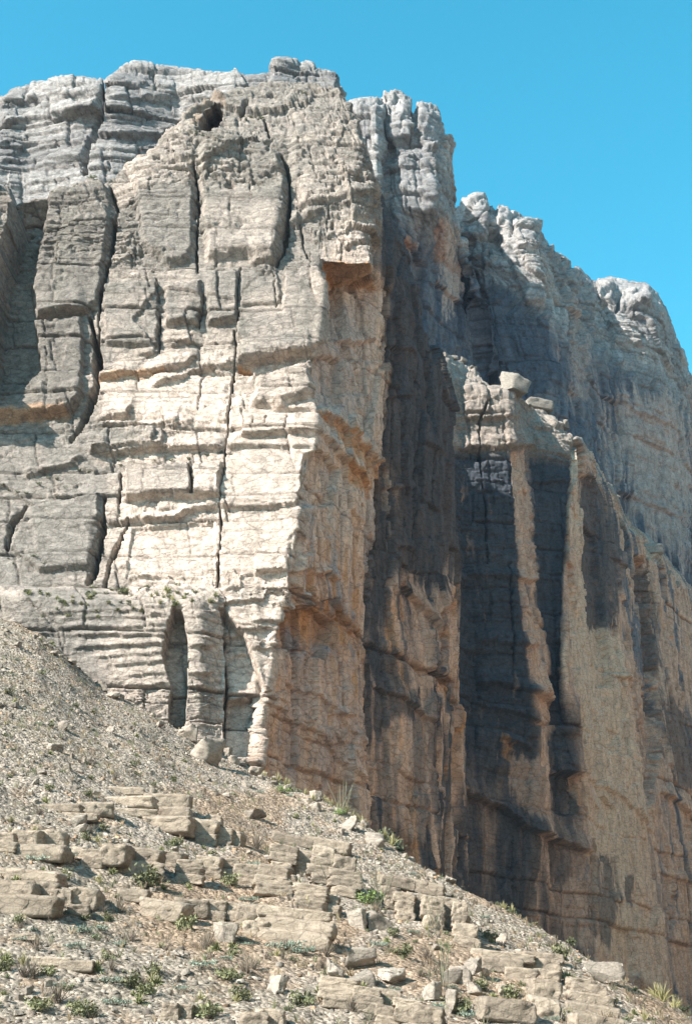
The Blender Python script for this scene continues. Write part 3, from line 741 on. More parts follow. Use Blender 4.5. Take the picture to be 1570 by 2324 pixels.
    for p, a, up in [([(1045, 952), (1100, 955), (1165, 948)], 1.2, 30), ([(1048, 1020), (1120, 1018), (1205, 1014)], 2.0, 34), ([(1208, 970), (1290, 972)], 1.2, 20),
                     ([(1208, 1095), (1285, 1095)], 1.2, 24), ([(1060, 1308), (1150, 1312), (1220, 1320)], 1.2, 20), ([(1085, 1462), (1215, 1466)], 1.5, 22),
                     ([(1085, 1552), (1160, 1560), (1225, 1580), (1245, 1600)], 2.2, 30), ([(1010, 1560), (1080, 1600), (1180, 1625), (1240, 1650)], 1.2, 24),
                     ([(1010, 1785), (1060, 1808), (1140, 1835), (1190, 1880), (1250, 1905), (1330, 1935)], 2.6, 34), ([(1245, 1758), (1318, 1758)], 2.4, 60),
                     ([(1130, 1680), (1160, 1690), (1200, 1700)], 1.6, 20), ([(1395, 1535), (1430, 1545)], 1.4, 14), ([(1325, 1770), (1400, 1810), (1480, 1890)], .8, 20),
                     ([(1500, 1800), (1545, 1830), (1600, 1890)], 1.8, 26), ([(1500, 1980), (1570, 2010)], 1.0, 16), ([(1260, 1660), (1300, 1670)], 1.0, 20)]:
        S.ledge(p, a, up, .5)
    S.slab([(1440, 1255), (1470, 1280), (1490, 1500), (1500, 1700), (1470, 1850), (1452, 1700), (1440, 1450)], -3.5, 6)
    S.slab([(1312, 1075), (1345, 1085), (1372, 1300), (1392, 1560), (1350, 1560), (1322, 1300)], -1.8, 6)
    S.slab([(1150, 1020), (1205, 1020), (1222, 1560), (1190, 1560)], -.8, 10)
    S.slab([(1250, 1760), (1318, 1760), (1306, 1850), (1256, 1850)], -2.5, 8)
    st1 = fbm(s * .4, z * .025, s * 0, 4, 251, .6) * .5 + .5
    st2 = fbm(s * .16, z * .05, s * 0, 4, 252, .6) * .5 + .5
    st3 = fbm(s * .8, z * .15, s * 0, 4, 253, .6) * .5 + .5
    k = fbm(x * .1, y * .1, z * .1, 4, 254) * .5 + .5
    cr = mixc(TAN * .95, np.array((.17, .175, .19)), sstep(.52, .62, st1 * .6 + st2 * .4))
    cr = mixc(cr, ORANGE, .5 * sstep(.55, .75, st3))
    cr = cr * (1 - .55 * np.maximum(np.maximum(cg0, .8 * cg1), .5 * cg2))[..., None]
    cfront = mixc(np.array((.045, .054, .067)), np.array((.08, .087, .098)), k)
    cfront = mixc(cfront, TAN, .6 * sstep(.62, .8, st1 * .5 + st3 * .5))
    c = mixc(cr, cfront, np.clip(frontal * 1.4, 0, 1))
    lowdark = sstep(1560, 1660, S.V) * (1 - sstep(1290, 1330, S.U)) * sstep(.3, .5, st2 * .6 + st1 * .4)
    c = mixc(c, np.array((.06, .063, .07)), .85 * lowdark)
    shelf = 1 - sstep(2.2, 2.75, S.tr + .15 * n_mid)[:, None] if False else (1 - sstep(1005, 1040, S.V - .12 * (S.U - 1100) + 10 * n_mid)) * (1 - sstep(1300, 1330, S.U))
    c = mixc(c, mixc(GREY * .9, CREAM * .72, k), shelf)  # sunlit rock kept pale; varnished face below also has shade painted in
    topc = 1 - sstep(1.0, 1.5, S.tr[:, None] + .5 * n_mid) * np.ones(x.shape)
    c = mixc(c, mixc(GREY * 1.0, CREAM * .8, k), topc)
    for p, nm, a, f in [([(1300, 1020), (1300, 1300), (1280, 1500), (1330, 1800), (1350, 2150), (1500, 2260), (1480, 1900), (1440, 1640), (1400, 1450), (1320, 1300), (1318, 1040)], 'sand', .85, 14),
                        ([(1320, 1060), (1370, 1100), (1405, 1250), (1400, 1420), (1340, 1420), (1325, 1250)], 'varnish', .85, 14),
                        ([(1340, 1950), (1390, 1940), (1400, 2050), (1390, 2160), (1345, 2120)], 'varnish', .7, 16), ([(1405, 1990), (1430, 1990), (1425, 2060), (1405, 2040)], 'varnish', .7, 6),
                        ([(1440, 1280), (1480, 1300), (1500, 1500), (1470, 1560), (1445, 1500)], 'varnish', .7, 16), ([(1165, 1030), (1200, 1020), (1218, 1300), (1210, 1340), (1180, 1250)], 'blush', .8, 8),
                        ([(1430, 1500), (1500, 1700), (1540, 2000), (1570, 2250), (1440, 2200), (1430, 1800)], 'blush', .45, 30),
                        ([(1500, 1560), (1580, 1650), (1600, 1800), (1540, 1790), (1500, 1700)], 'varnish', .7, 16),
                        ([(1010, 1770), (1045, 1790), (1050, 1850), (1012, 1840)], 'rust', .7, 8), ([(1135, 1670), (1160, 1690), (1155, 1740), (1135, 1720)], 'rust', .6, 8),
                        ([(1225, 1560), (1247, 1600), (1243, 1680), (1222, 1600)], 'blush', .8, 6), ([(1140, 1720), (1240, 1720), (1240, 1860), (1170, 1830)], 'blush', .5, 20),
                        ([(1270, 2000), (1330, 1990), (1350, 2150), (1280, 2140)], 'blush', .5, 16)]:
        S.paint(p, nm, a, f)
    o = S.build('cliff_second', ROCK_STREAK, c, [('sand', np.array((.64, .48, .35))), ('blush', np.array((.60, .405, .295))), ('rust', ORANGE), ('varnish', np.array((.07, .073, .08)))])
    return S, o

SECOND, cliff_second = second_buttress()
tag(cliff_second, 'dark shaded second buttress with sunlit shelf and tan streaked flank', None, None, 'structure')

# ================================================================== far spurs
def far_spurs():
    def col(top, y, dy, pts):
        u, v = top
        c = [(u + 4, v - 4, y + 70), (u, v, y + dy)]
        return c + pts
    cols = [
     [(790, 228, 290), (790, 240, 232), (790, 262, 229), (790, 330, 228), (790, 470, 227), (790, 600, 222.0), (790, 850, 222.0), (790, 1000, 222.0), (790, 1300, 222.0)],
     [(818, 225, 290), (818, 230, 229), (820, 250, 225), (822, 330, 224), (825, 470, 223), (830, 600, 222.0), (835, 850, 222.0), (840, 1000, 222.0), (840, 1300, 222.0)],
     [(850, 226, 290), (850, 230, 229), (855, 250, 224.5), (858, 330, 223.5), (860, 470, 223), (865, 600, 222.0), (870, 850, 222.0), (870, 1000, 222.0), (870, 1300, 222.0)],
     [(9, -6, 0, 0), (866, 222, 233), (878, 262, 230), (885, 330, 230), (885, 470, 228), (890, 600, 225.6), (895, 850, 226.4), (895, 1000, 226.4), (895, 1300, 226.4)],
     [(9, -6, 0, 0), (885, 217, 232), (892, 260, 229), (896, 330, 228), (898, 470, 227), (905, 600, 228.2), (910, 850, 229.1), (910, 1000, 229.1), (910, 1300, 229.1)],
     [(9, -6, 0, 0), (910, 219, 232), (920, 262, 229), (925, 330, 228), (930, 470, 227), (940, 600, 234.4), (950, 850, 236.2), (950, 1000, 236.2), (950, 1300, 236.2)],
     [(9, -6, 0, 0), (937, 240, 233), (940, 275, 230), (948, 335, 228.5), (960, 470, 227), (972, 600, 240.1), (985, 850, 242.4), (985, 1000, 242.4), (985, 1300, 242.4)],
     [(9, -6, 0, 0), (955, 238, 234), (960, 270, 229.5), (970, 335, 228), (980, 470, 226.5), (990, 600, 243.3), (1005, 850, 246.0), (1005, 1000, 246.0), (1005, 1300, 246.0)],
     [(9, -6, 0, 0), (985, 252, 237), (986, 285, 231), (988, 345, 228.5), (992, 470, 227), (1008, 600, 246.5), (1030, 850, 250.4), (1035, 1000, 251.3), (1035, 1300, 251.3)],
     [(9, -6, 0, 0), (1002, 282, 238), (1010, 310, 236), (1008, 360, 236), (1006, 480, 234), (1030, 620, 250.4), (1055, 850, 254.9), (1060, 1000, 255.8), (1060, 1300, 255.8)],
     [(9, -6, 0, 0), (1018, 330, 241), (1020, 350, 240), (1014, 400, 239), (1022, 490, 239), (1050, 640, 254.0), (1078, 850, 259.0), (1085, 1000, 260.2), (1085, 1300, 260.2)],
     [(9, -6, 0, 0), (1022, 440, 245), (1028, 460, 244), (1030, 480, 244), (1040, 540, 246), (1070, 660, 257.6), (1094, 850, 261.8), (1100, 1000, 262.9), (1100, 1300, 262.9)],
     [(9, -8, 0, 0), (1027, 508, 247), (1032, 520, 246), (1036, 535, 246), (1046, 570, 248), (1078, 668, 252), (1096, 850, 258), (1102, 1000, 258), (1102, 1300, 258)],
     [(9, -8, 0, 0), (1036, 512, 268), (1038, 522, 267), (1040, 537, 266.5), (1048, 574, 265), (1086, 676, 262), (1098, 850, 262), (1104, 1000, 262), (1104, 1300, 262)],
     [(12, -6, 0, 0), (1040, 458, 272), (1042, 480, 268), (1044, 505, 267), (1050, 570, 266), (1090, 680, 264), (1100, 850, 264), (1105, 1000, 264), (1105, 1300, 264)],
     [(12, -8, 0, 0), (1070, 445, 270), (1075, 470, 264), (1078, 500, 263), (1085, 590, 262), (1110, 690, 261.5), (1125, 850, 261), (1130, 1000, 260), (1130, 1300, 260)],
     [(12, -8, 0, 0), (1106, 456, 270), (1108, 480, 264), (1110, 510, 263), (1118, 600, 261.5), (1130, 700, 261), (1150, 860, 260.5), (1160, 1000, 260), (1160, 1300, 260)],
     [(12, -8, 0, 0), (1122, 474, 271), (1124, 495, 266), (1126, 520, 265), (1135, 610, 262), (1150, 705, 261), (1172, 865, 260.5), (1180, 1000, 260), (1180, 1300, 260)],
     [(12, -8, 0, 0), (1165, 470, 271), (1166, 495, 264), (1168, 520, 263), (1175, 610, 261.5), (1190, 710, 261), (1205, 870, 260.5), (1215, 1000, 260), (1215, 1300, 260)],
     [(12, -8, 0, 0), (1205, 495, 272), (1206, 515, 264.5), (1208, 540, 263), (1213, 620, 261.5), (1222, 715, 261), (1240, 880, 260.5), (1250, 1000, 260), (1250, 1300, 260)],
     [(12, -8, 0, 0), (1228, 522, 275), (1230, 545, 267), (1231, 560, 265), (1236, 635, 263), (1245, 730, 262), (1268, 900, 262), (1280, 1020, 262), (1290, 1300, 262)],
     [(12, -8, 0, 0), (1244, 550, 284), (1246, 570, 278), (1248, 590, 276), (1254, 660, 274), (1265, 750, 272), (1292, 920, 272), (1306, 1040, 272), (1320, 1320, 272)],
     [(12, -8, 0, 0), (1280, 590, 296), (1284, 606, 290), (1288, 625, 288), (1296, 690, 286), (1310, 775, 284), (1338, 950, 283), (1355, 1070, 283), (1372, 1340, 283)],
     [(1308, 605, 346), (1314, 615, 304), (1318, 630, 298), (1320, 650, 296), (1330, 712, 294), (1345, 800, 292), (1372, 980, 292), (1390, 1100, 292), (1410, 1370, 292)],
     [(1338, 640, 350), (1342, 650, 312), (1346, 668, 306), (1350, 685, 304), (1358, 745, 300), (1372, 830, 297), (1398, 1010, 297), (1418, 1130, 297), (1438, 1400, 297)],
     [(1352, 642, 355), (1352, 652, 314), (1354, 675, 306), (1360, 700, 304), (1375, 765, 301), (1392, 850, 298), (1420, 1030, 298), (1440, 1150, 298), (1460, 1420, 298)],
     [(1385, 634, 356), (1386, 641, 312), (1390, 672, 304), (1396, 705, 302), (1412, 775, 301), (1430, 860, 300), (1455, 1040, 300), (1472, 1160, 300), (1490, 1430, 300)],
     [(1422, 642, 356), (1424, 650, 312), (1428, 680, 304), (1434, 712, 303), (1450, 780, 302), (1464, 870, 302), (1488, 1050, 303), (1505, 1180, 303), (1522, 1440, 303)],
     [(1466, 648, 358), (1468, 656, 313), (1470, 690, 305), (1474, 720, 304), (1485, 790, 304), (1498, 890, 305), (1520, 1070, 306), (1535, 1200, 306), (1555, 1460, 306)],
     [(1488, 665, 360), (1490, 678, 318), (1490, 700, 310), (1492, 730, 309), (1504, 800, 309), (1520, 905, 310), (1545, 1090, 311), (1560, 1220, 311), (1580, 1480, 311)],
     [(1510, 705, 364), (1512, 720, 326), (1514, 745, 319), (1516, 770, 318), (1526, 840, 317), (1540, 930, 317), (1566, 1110, 318), (1582, 1240, 318), (1600, 1500, 318)],
     [(1536, 780, 368), (1540, 795, 334), (1544, 815, 328), (1546, 835, 327), (1552, 890, 325), (1566, 970, 325), (1592, 1140, 326), (1610, 1260, 326), (1625, 1520, 326)],
     [(1570, 870, 374), (1576, 888, 344), (1582, 910, 338), (1586, 930, 337), (1594, 975, 335), (1606, 1040, 334), (1630, 1190, 334), (1645, 1300, 334), (1660, 1540, 334)],
     [(1750, 1130, 410), (1760, 1150, 392), (1765, 1170, 388), (1768, 1185, 387), (1775, 1220, 385), (1785, 1270, 384), (1805, 1380, 383), (1815, 1460, 383), (1830, 1640, 383)],
    ]
    S = Sheet(cols, px=2.6, row_scale=[.4, 1, 1, 1, 1, 1, 1, .5], col_scale=[1] * (len(cols) - 2) + [.4], smooth=1, ys=1.36)
    x, y, z, s = S.x, S.y, S.z, S.s
    zz = z + 1.8 * fbm(x * .04, y * .04, z * .08, 3, 305)
    b1, bb1, g1 = beds(s + 3 * fbm(x * .06, y * .06, z * .06, 2, 306), zz, 311, (4, 11), (6, 16), .4)
    b2, bb2, g2 = beds(s, zz + .4 * fbm(x * .3, y * .3, z * .4, 2, 307), 312, (1, 3), (2.5, 8), .2)
    n_big = fbm(x * .05, y * .05, z * .04, 3, 321); n_mid = fbm(x * .2, y * .2, z * .22, 4, 322); n_f = fbm(x * .8, y * .8, z * .8, 4, 323, .6)
    fl = fbm(s * .2, z * .02, s * 0, 4, 331, .55); fl2 = fbm(s * .8, z * .05, s * 0, 4, 332, .6)
    up = 1 - sstep(3.4, 5.2, S.tr)[:, None] * np.ones(x.shape)
    rim = sstep(.6, 1.5, S.tr)[:, None]
    f1 = facets(s + .8 * n_mid, zz, 3.5, 361, .5, 1.0); f2 = facets(s, zz, 1.3, 362, .6, 1.0)
    sj = s + .6 * facets(s, z, 3, 373, .5, .7)
    c1, cb1, cg1 = beds(sj, zz, 315, (10, 30), (4, 9), .3)
    c2, cb2, cg2 = beds(sj, zz, 316, (3, 9), (2, 5), .2)
    S.D += (.7 * n_big + .25 * n_mid + .15 * n_f + .6 * f1 + .2 * f2 + 2.4 * (c1 - .5) - .6 * cg1 + .9 * (c2 - .5) - .3 * cg2 + up * (1.0 * (b1 - .5) + .5 * (bb1 - .5) - .5 * g1 + .5 * (b2 - .5) - .25 * g2) + (1 - .6 * up) * (.8 * fl + .3 * fl2)) * (.6 + .4 * rim)
    for p, w, d in [([(938, 238), (936, 290), (930, 320)], 6, 4), ([(1112, 470), (1115, 540), (1108, 590)], 7, 3.5), ([(1164, 480), (1158, 540)], 5, 2.5),
                    ([(1094, 600), (1098, 720), (1100, 850)], 5, 3), ([(930, 470), (945, 560), (960, 700)], 5, 2), ([(1295, 640), (1300, 780), (1292, 950)], 6, 2.5),
                    ([(1440, 690), (1436, 720)], 5, 2), ([(1405, 660), (1400, 700)], 5, 2.5)]:
        S.crack(p, w, d)
    for p, a, u_ in [([(1045, 545), (1110, 540)], 2.0, 26), ([(1100, 560), (1220, 568)], 1.0, 20), ([(895, 300), (985, 310)], 1.0, 20), ([(1350, 690), (1470, 700)], 2.0, 24), ([(1380, 750), (1480, 760)], 1.4, 18),
                     ([(1390, 905), (1440, 940), (1530, 970)], 1.4, 26), ([(1000, 282), (1020, 345)], 1.2, 30)]:
        S.ledge(p, a, u_)
    S.crack_scale = 1.0
    for p, o_, b_ in [([(866, 215), (934, 215), (936, 262), (930, 325), (885, 330)], 2.0, 8), ([(945, 232), (985, 246), (1000, 290), (990, 350), (950, 330)], 2.2, 8), ([(900, 340), (985, 330), (992, 465), (905, 440)], 1.6, 8),
                      ([(1046, 448), (1108, 448), (1110, 535), (1050, 545)], 1.5, 10), ([(1124, 468), (1158, 466), (1158, 520), (1126, 530)], 1.3, 9), ([(1166, 486), (1226, 500), (1232, 560), (1170, 570)], 1.4, 10),
                      ([(1112, 500), (1135, 530), (1132, 565), (1112, 560)], -3.0, 5), ([(1150, 585), (1225, 580), (1238, 690), (1190, 690)], 1.8, 8), ([(1095, 560), (1112, 560), (1118, 600), (1096, 610)], 1.5, 5),
                      ([(1355, 645), (1392, 640), (1394, 690), (1360, 700)], 1.8, 9), ([(1398, 655), (1412, 655), (1410, 700), (1400, 700)], -4.0, 4), ([(1418, 650), (1468, 655), (1470, 700), (1424, 705)], 1.8, 9),
                      ([(1370, 730), (1440, 735), (1450, 790), (1390, 790)], 2.0, 7), ([(1248, 560), (1278, 592), (1290, 700), (1256, 700)], -3.0, 8), ([(1300, 610), (1335, 645), (1345, 760), (1315, 760)], -2.5, 8),
                      ([(1060, 660), (1095, 690), (1098, 850), (1080, 850)], -3.0, 8)]:
        S.slab(p, o_, b_)
    st1 = fbm(s * .3, z * .02, s * 0, 4, 351, .6) * .5 + .5
    st2 = fbm(s * .12, z * .04, s * 0, 4, 352, .6) * .5 + .5
    k = fbm(x * .08, y * .08, z * .08, 4, 354) * .5 + .5
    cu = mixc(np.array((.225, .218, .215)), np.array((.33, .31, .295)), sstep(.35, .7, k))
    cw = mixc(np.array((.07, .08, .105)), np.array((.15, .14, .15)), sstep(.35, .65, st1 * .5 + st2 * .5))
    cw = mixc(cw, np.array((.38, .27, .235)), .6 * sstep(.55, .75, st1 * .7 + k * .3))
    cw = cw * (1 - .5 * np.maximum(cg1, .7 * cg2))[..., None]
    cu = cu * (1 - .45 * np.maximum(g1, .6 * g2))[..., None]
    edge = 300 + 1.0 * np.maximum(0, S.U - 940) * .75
    c = mixc(cu, cw, sstep(150, 260, S.V - edge + 50 * n_mid))  # shaded lower walls painted darker and bluer than the sunlit tops
    for p, nm, a, f in [([(1000, 500), (1035, 520), (1045, 640), (1020, 720), (1000, 640)], 'pink', .8, 18), ([(985, 520), (1005, 500), (1010, 590), (990, 600)], 'rust', .5, 8), ([(912, 530), (926, 540), (925, 570), (912, 565)], 'rust', .8, 6),
                        ([(1400, 900), (1540, 900), (1580, 1100), (1560, 1300), (1420, 1150), (1380, 1000)], 'pink', .75, 40), ([(1290, 640), (1330, 700), (1340, 900), (1300, 900)], 'pink', .5, 14),
                        ([(1100, 620), (1240, 720), (1262, 900), (1100, 860)], 'slate_or_shadow', .75, 14)]:  # first spur's cast shadow painted as dark blue-grey on the second spur
        S.paint(p, nm, a, f)
    o = S.build('cliff_far', ROCK_FAR, c, [('pink', np.array((.43, .32, .27))), ('rust', np.array((.38, .2, .13))), ('slate_or_shadow', np.array((.065, .078, .10)))])
    return S, o

FAR, cliff_far = far_spurs()
tag(cliff_far, 'hazy far canyon wall of three stepped spurs under the sky', None, None, 'structure')

# ================================================================== the other side of the canyon (outside the frame, sunlit)
def opposite_wall():
    t = np.linspace(-170, 420, 190); h = np.linspace(-2, 185, 76)
    T, Z = np.meshgrid(t, h)
    a = 8 * fbm(T * .02, Z * .004, T * 0, 3, 451) + 5 * facets(T, Z, 22, 452, .5, .7) + 1.5 * facets(T, Z, 7, 453, .5, 1.2) + .10 * Z
    x = 112 + .446 * T + .895 * a; y = 95 + .895 * T - .446 * a
    P = np.stack([x, y, Z], -1)
    k = fbm(T * .05, Z * .03, T * 0, 4, 454) * .5 + .5
    c = mixc(GREY * 1.35, np.array((.46, .36, .28)), sstep(.3, .7, k))
    me = mesh_from('cliff_opposite', P.reshape(-1, 3), grid_faces(*T.shape), ROCK, False, c.reshape(-1, 3))
    return link('cliff_opposite', me)
tag(opposite_wall(), 'sunlit wall on the other side of the canyon', None, None, 'structure')

# ================================================================== the scree slope
_crest = [(-500, 1150, 160), (-200, 1300, 156), (0, 1392, 154), (90, 1420, 154), (160, 1480, 154), (240, 1560, 154), (330, 1600, 154.5), (420, 1650, 155), (500, 1700, 155.5), (570, 1735, 155), (640, 1775, 150), (720, 1810, 144), (800, 1850, 138), (880, 1905, 132), (960, 1950, 126), (1040, 1998, 121), (1120, 2042, 116), (1200, 2082, 112), (1300, 2138, 106), (1400, 2205, 101), (1500, 2262, 96), (1570, 2300, 93), (1700, 2380, 88), (2000, 2560, 80), (2400, 2800, 75)]
_cp = np.array([at(*p) for p in _crest])
_cth = np.arctan2(_cp[:, 0], _cp[:, 1]); _cr = np.hypot(_cp[:, 0], _cp[:, 1]); _cz = _cp[:, 2]

_sth = np.linspace(-1.2, 1.2, 241)
_sr = np.interp(_sth, _cth, _cr); _sz = np.interp(_sth, _cth, _cz)
for _ in range(60):
    _sr[1:-1] = (_sr[:-2] + 2 * _sr[1:-1] + _sr[2:]) / 4; _sz[1:-1] = (_sz[:-2] + 2 * _sz[1:-1] + _sz[2:]) / 4

def ground_z(x, y, detail=True):
    x = np.asarray(x, float); y = np.asarray(y, float)
    th = np.arctan2(x, y); r = np.hypot(x, y)
    R = np.interp(th, _cth, _cr); Hc = np.interp(th, _cth, _cz)
    rb = 56.0
    zb = CAM[2] + rb * math.tan(math.radians(0.6))
    t = (R - r) / (R - rb)
    drop = np.maximum(Hc - zb, 2.0)
    zf = Hc - drop * (t * (1.0 + 0.18 * (1 - np.clip(t, 0, 1))))
    Rs = np.interp(th, _sth, _sr); Hs = np.interp(th, _sth, _sz)
    ts = (Rs - r) / (Rs - rb)
    zs = Hs - np.maximum(Hs - zb, 2.0) * (ts * (1.0 + 0.18 * (1 - np.clip(ts, 0, 1))))
    wgt = sstep(0.02, 0.34, t)
    zf = zf * (1 - wgt) + zs * wgt
    zf = np.maximum(zf, -2.0 + 0.03 * (r - 30))
    right = sstep(-0.075, -0.02, th)
    zr = Hc - (0.05 * (1 - right) + right * 0.8) * (r - R) - 0.0
    zr = np.maximum(zr, -2.0)
    z = np.where(r < R, zf, zr)
    # soften the crest
    z = z - 0.5 * right * np.exp(-((r - R) / 2.5) ** 2)
    n1 = fbm(x * .05, y * .05, x * 0, 3, 401); n2 = fbm(x * .28, y * .28, x * 0, 3, 402)
    fade = sstep(45, 60, r)
    z = z + fade * (0.9 * n1 + 0.42 * n2)
    if detail:
        n3 = fbm(x * 1.1, y * 1.1, x * 0, 4, 403, .6)
        z = z + fade * 0.22 * n3
    return z

def slope():
    th = np.linspace(math.radians(-19), math.radians(19), 560)
    th = np.concatenate([np.linspace(-0.9, th[0], 25)[:-1], th, np.linspace(th[-1], 0.9, 25)[1:]])
    rr = [20.0]
    while rr[-1] < 53: rr.append(rr[-1] + 3)
    while rr[-1] < 170: rr.append(rr[-1] + 0.23 + 0.0012 * max(0, rr[-1] - 60))
    r = np.array(rr)
    T, R = np.meshgrid(th, r)
    x, y = R * np.sin(T), R * np.cos(T)
    z = ground_z(x, y)
    P = np.stack([x, y, z], -1)
    k = fbm(x * .12, y * .12, z * .1, 4, 411) * .5 + .5
    k2 = fbm(x * .8, y * .8, z * .5, 4, 412) * .5 + .5
    c = mixc(np.array((.325, .275, .222)), np.array((.28, .24, .19)), sstep(.35, .65, k))
    band = fbm(x * .16, y * .05, x * 0, 4, 413) * .5 + .5
    c = mixc(c, np.array((.30, .215, .145)), .75 * sstep(.48, .66, band))
    c = mixc(c, np.array((.25, .18, .12)), .6 * sstep(.55, .72, k2))
    me = mesh_from('slope', P.reshape(-1, 3), grid_faces(*x.shape), SCREE, True, c.reshape(-1, 3))
    return link('hillside', me)

def scree_material():
    m = bpy.data.materials.new('scree')
    n, l = nodes_of(m)
    b = n['Principled BSDF']; b.inputs['Roughness'].default_value = 1.0; b.inputs['Specular IOR Level'].default_value = .05
    at_ = n.new('ShaderNodeAttribute'); at_.attribute_name = 'tint'
    geo = n.new('ShaderNodeNewGeometry')
    vo = n.new('ShaderNodeTexVoronoi'); vo.inputs['Scale'].default_value = 4.0; vo.inputs['Randomness'].default_value = 1
    nz = n.new('ShaderNodeTexNoise'); nz.inputs['Scale'].default_value = 3.0; nz.inputs['Detail'].default_value = 8; nz.inputs['Roughness'].default_value = .75
    l.new(geo.outputs['Position'], vo.inputs['Vector']); l.new(geo.outputs['Position'], nz.inputs['Vector'])
    bw = n.new('ShaderNodeRGBToBW'); l.new(vo.outputs['Color'], bw.inputs[0])
    r1 = n.new('ShaderNodeMapRange'); r1.inputs['From Min'].default_value = .2; r1.inputs['From Max'].default_value = .8
    r1.inputs['To Min'].default_value = .62; r1.inputs['To Max'].default_value = 1.4
    l.new(bw.outputs[0], r1.inputs['Value'])
    r2 = n.new('ShaderNodeMapRange'); r2.inputs['From Min'].default_value = .3; r2.inputs['From Max'].default_value = .7
    r2.inputs['To Min'].default_value = .55; r2.inputs['To Max'].default_value = 1.4
    l.new(nz.outputs['Fac'], r2.inputs['Value'])
    mu = n.new('ShaderNodeMath'); mu.operation = 'MULTIPLY'; l.new(r1.outputs[0], mu.inputs[0]); l.new(r2.outputs[0], mu.inputs[1])
    vm = n.new('ShaderNodeVectorMath'); vm.operation = 'SCALE'; l.new(at_.outputs['Color'], vm.inputs[0]); l.new(mu.outputs[0], vm.inputs['Scale'])
    l.new(vm.outputs[0], b.inputs['Base Color'])
    ad = n.new('ShaderNodeMath'); ad.operation = 'SUBTRACT'; l.new(nz.outputs['Fac'], ad.inputs[0]); l.new(vo.outputs['Distance'], ad.inputs[1])
    bp = n.new('ShaderNodeBump'); bp.inputs['Strength'].default_value = .8; bp.inputs['Distance'].default_value = .3
    l.new(ad.outputs[0], bp.inputs['Height']); l.new(bp.outputs[0], b.inputs['Normal'])
    return m

SCREE = scree_material()
hillside = tag(slope(), 'pale gravelly hillside falling to the right below the cliffs', None, None, 'structure')

# wide valley floor all round
gm = mesh_from('ground', [(-4000, -4000, -2.4), (4000, -4000, -2.4), (4000, 4000, -2.4), (-4000, 4000, -2.4)], [(0, 1, 2, 3)], SCREE, False, np.array([(.25, .205, .155)] * 4))
tag(link('ground', gm), 'flat sandy valley floor', None, None, 'structure')

LANDMARKS = [(340, 1840, 'the thin stacked slabs'), (175, 1840, 'the low broken slab ledge'), (490, 1890, 'the square jointed block pair'), (85, 1920, 'the two big tawny blocks'), (230, 1960, 'the row of square pale blocks'), (480, 1975, 'the right half of the square block row'), (90, 2030, 'the long double ledge'), (610, 2110, 'the three-bedded ledge'), (400, 2060, 'the left end of the three-bedded ledge'),
  (618, 2000, 'the rounded upright block'), (720, 1970, 'the stepped dark cluster'), (960, 2070, 'the jointed ledge with pillars'), (1180, 2200, 'the tilted pale slabs'), (1340, 2270, 'the brown layered ledge end'), (860, 2290, 'the shadowed block wall'), (580, 2310, 'the weathered ledges at the bottom edge'), (400, 2295, 'the small square ledge at the bottom edge'), (110, 2180, 'the faint low ledges'),
  (630, 2240, 'the dark wedge-shaped boulder'), (752, 2200, 'the perched pale boulder'), (887, 2212, 'the white angular boulder'), (513, 2116, 'the smooth round boulder'), (170, 1860, 'the hollowed boulder'), (587, 1850, 'the grey domed boulder'), (795, 1868, 'the flat white crest boulder'), (464, 1700, 'the tilted flat boulder'), (420, 1655, 'the round crest boulder'),
  (200, 1520, 'the stepped rock bench'), (60, 1430, 'the left end of the rock bench'), (120, 1690, 'the white slope boulder'), (140, 1648, 'the pointed slope boulder'), (642, 1800, 'the bright green bush'), (335, 2014, 'the largest leafy clump'), (1140, 2135, 'the dark crest boulder'), (1046, 2220, 'the upright gully boulder'), (80, 1954, 'the wide grey cushion'), (185, 2118, 'the paired grey cushions'), (650, 2160, 'the cushion under the overhang')]
def where(u, v):
    d, a, b, t = min((math.hypot(u - a, 1.3 * (v - b)), a, b, t) for a, b, t in LANDMARKS)
    far = '' if d < 30 else ('just ' if d < 75 else 'well ')
    if d < 14: return 'against ' + t
    if abs(u - a) > 1.3 * abs(v - b): return far + ('left of ' if u < a else 'right of ') + t
    return far + ('above ' if v < b else 'below ') + t
def sized(x, lo, hi):
    return 'small ' if x < lo else ('large ' if x > hi else '')

# ================================================================== placing things on the slope
def hit(u, v):
    """where the line of sight at a picture position meets the slope"""
    d = rays(u, v); d = d / math.hypot(d[0], d[1])
    r = np.arange(50.0, 172.0, 0.15)
    p = CAM + d[None, :] * r[:, None]
    g = ground_z(p[:, 0], p[:, 1])
    below = np.nonzero(p[:, 2] < g)[0]
    if len(below) == 0:
        return None
    q = p[below[0]]
    return np.array((q[0], q[1], g[below[0]]))

def px_size(p):
    q = p - CAM
    return (q[1] * CP + q[2] * SP) / FPX            # metres per working pixel at that distance

def noise_vertices(v, amp, freq, seed):
    n = [fbm(v[:, 0] * freq, v[:, 1] * freq, v[:, 2] * freq, 3, seed + i) for i in range(3)]
    return v + amp * np.stack(n, -1)

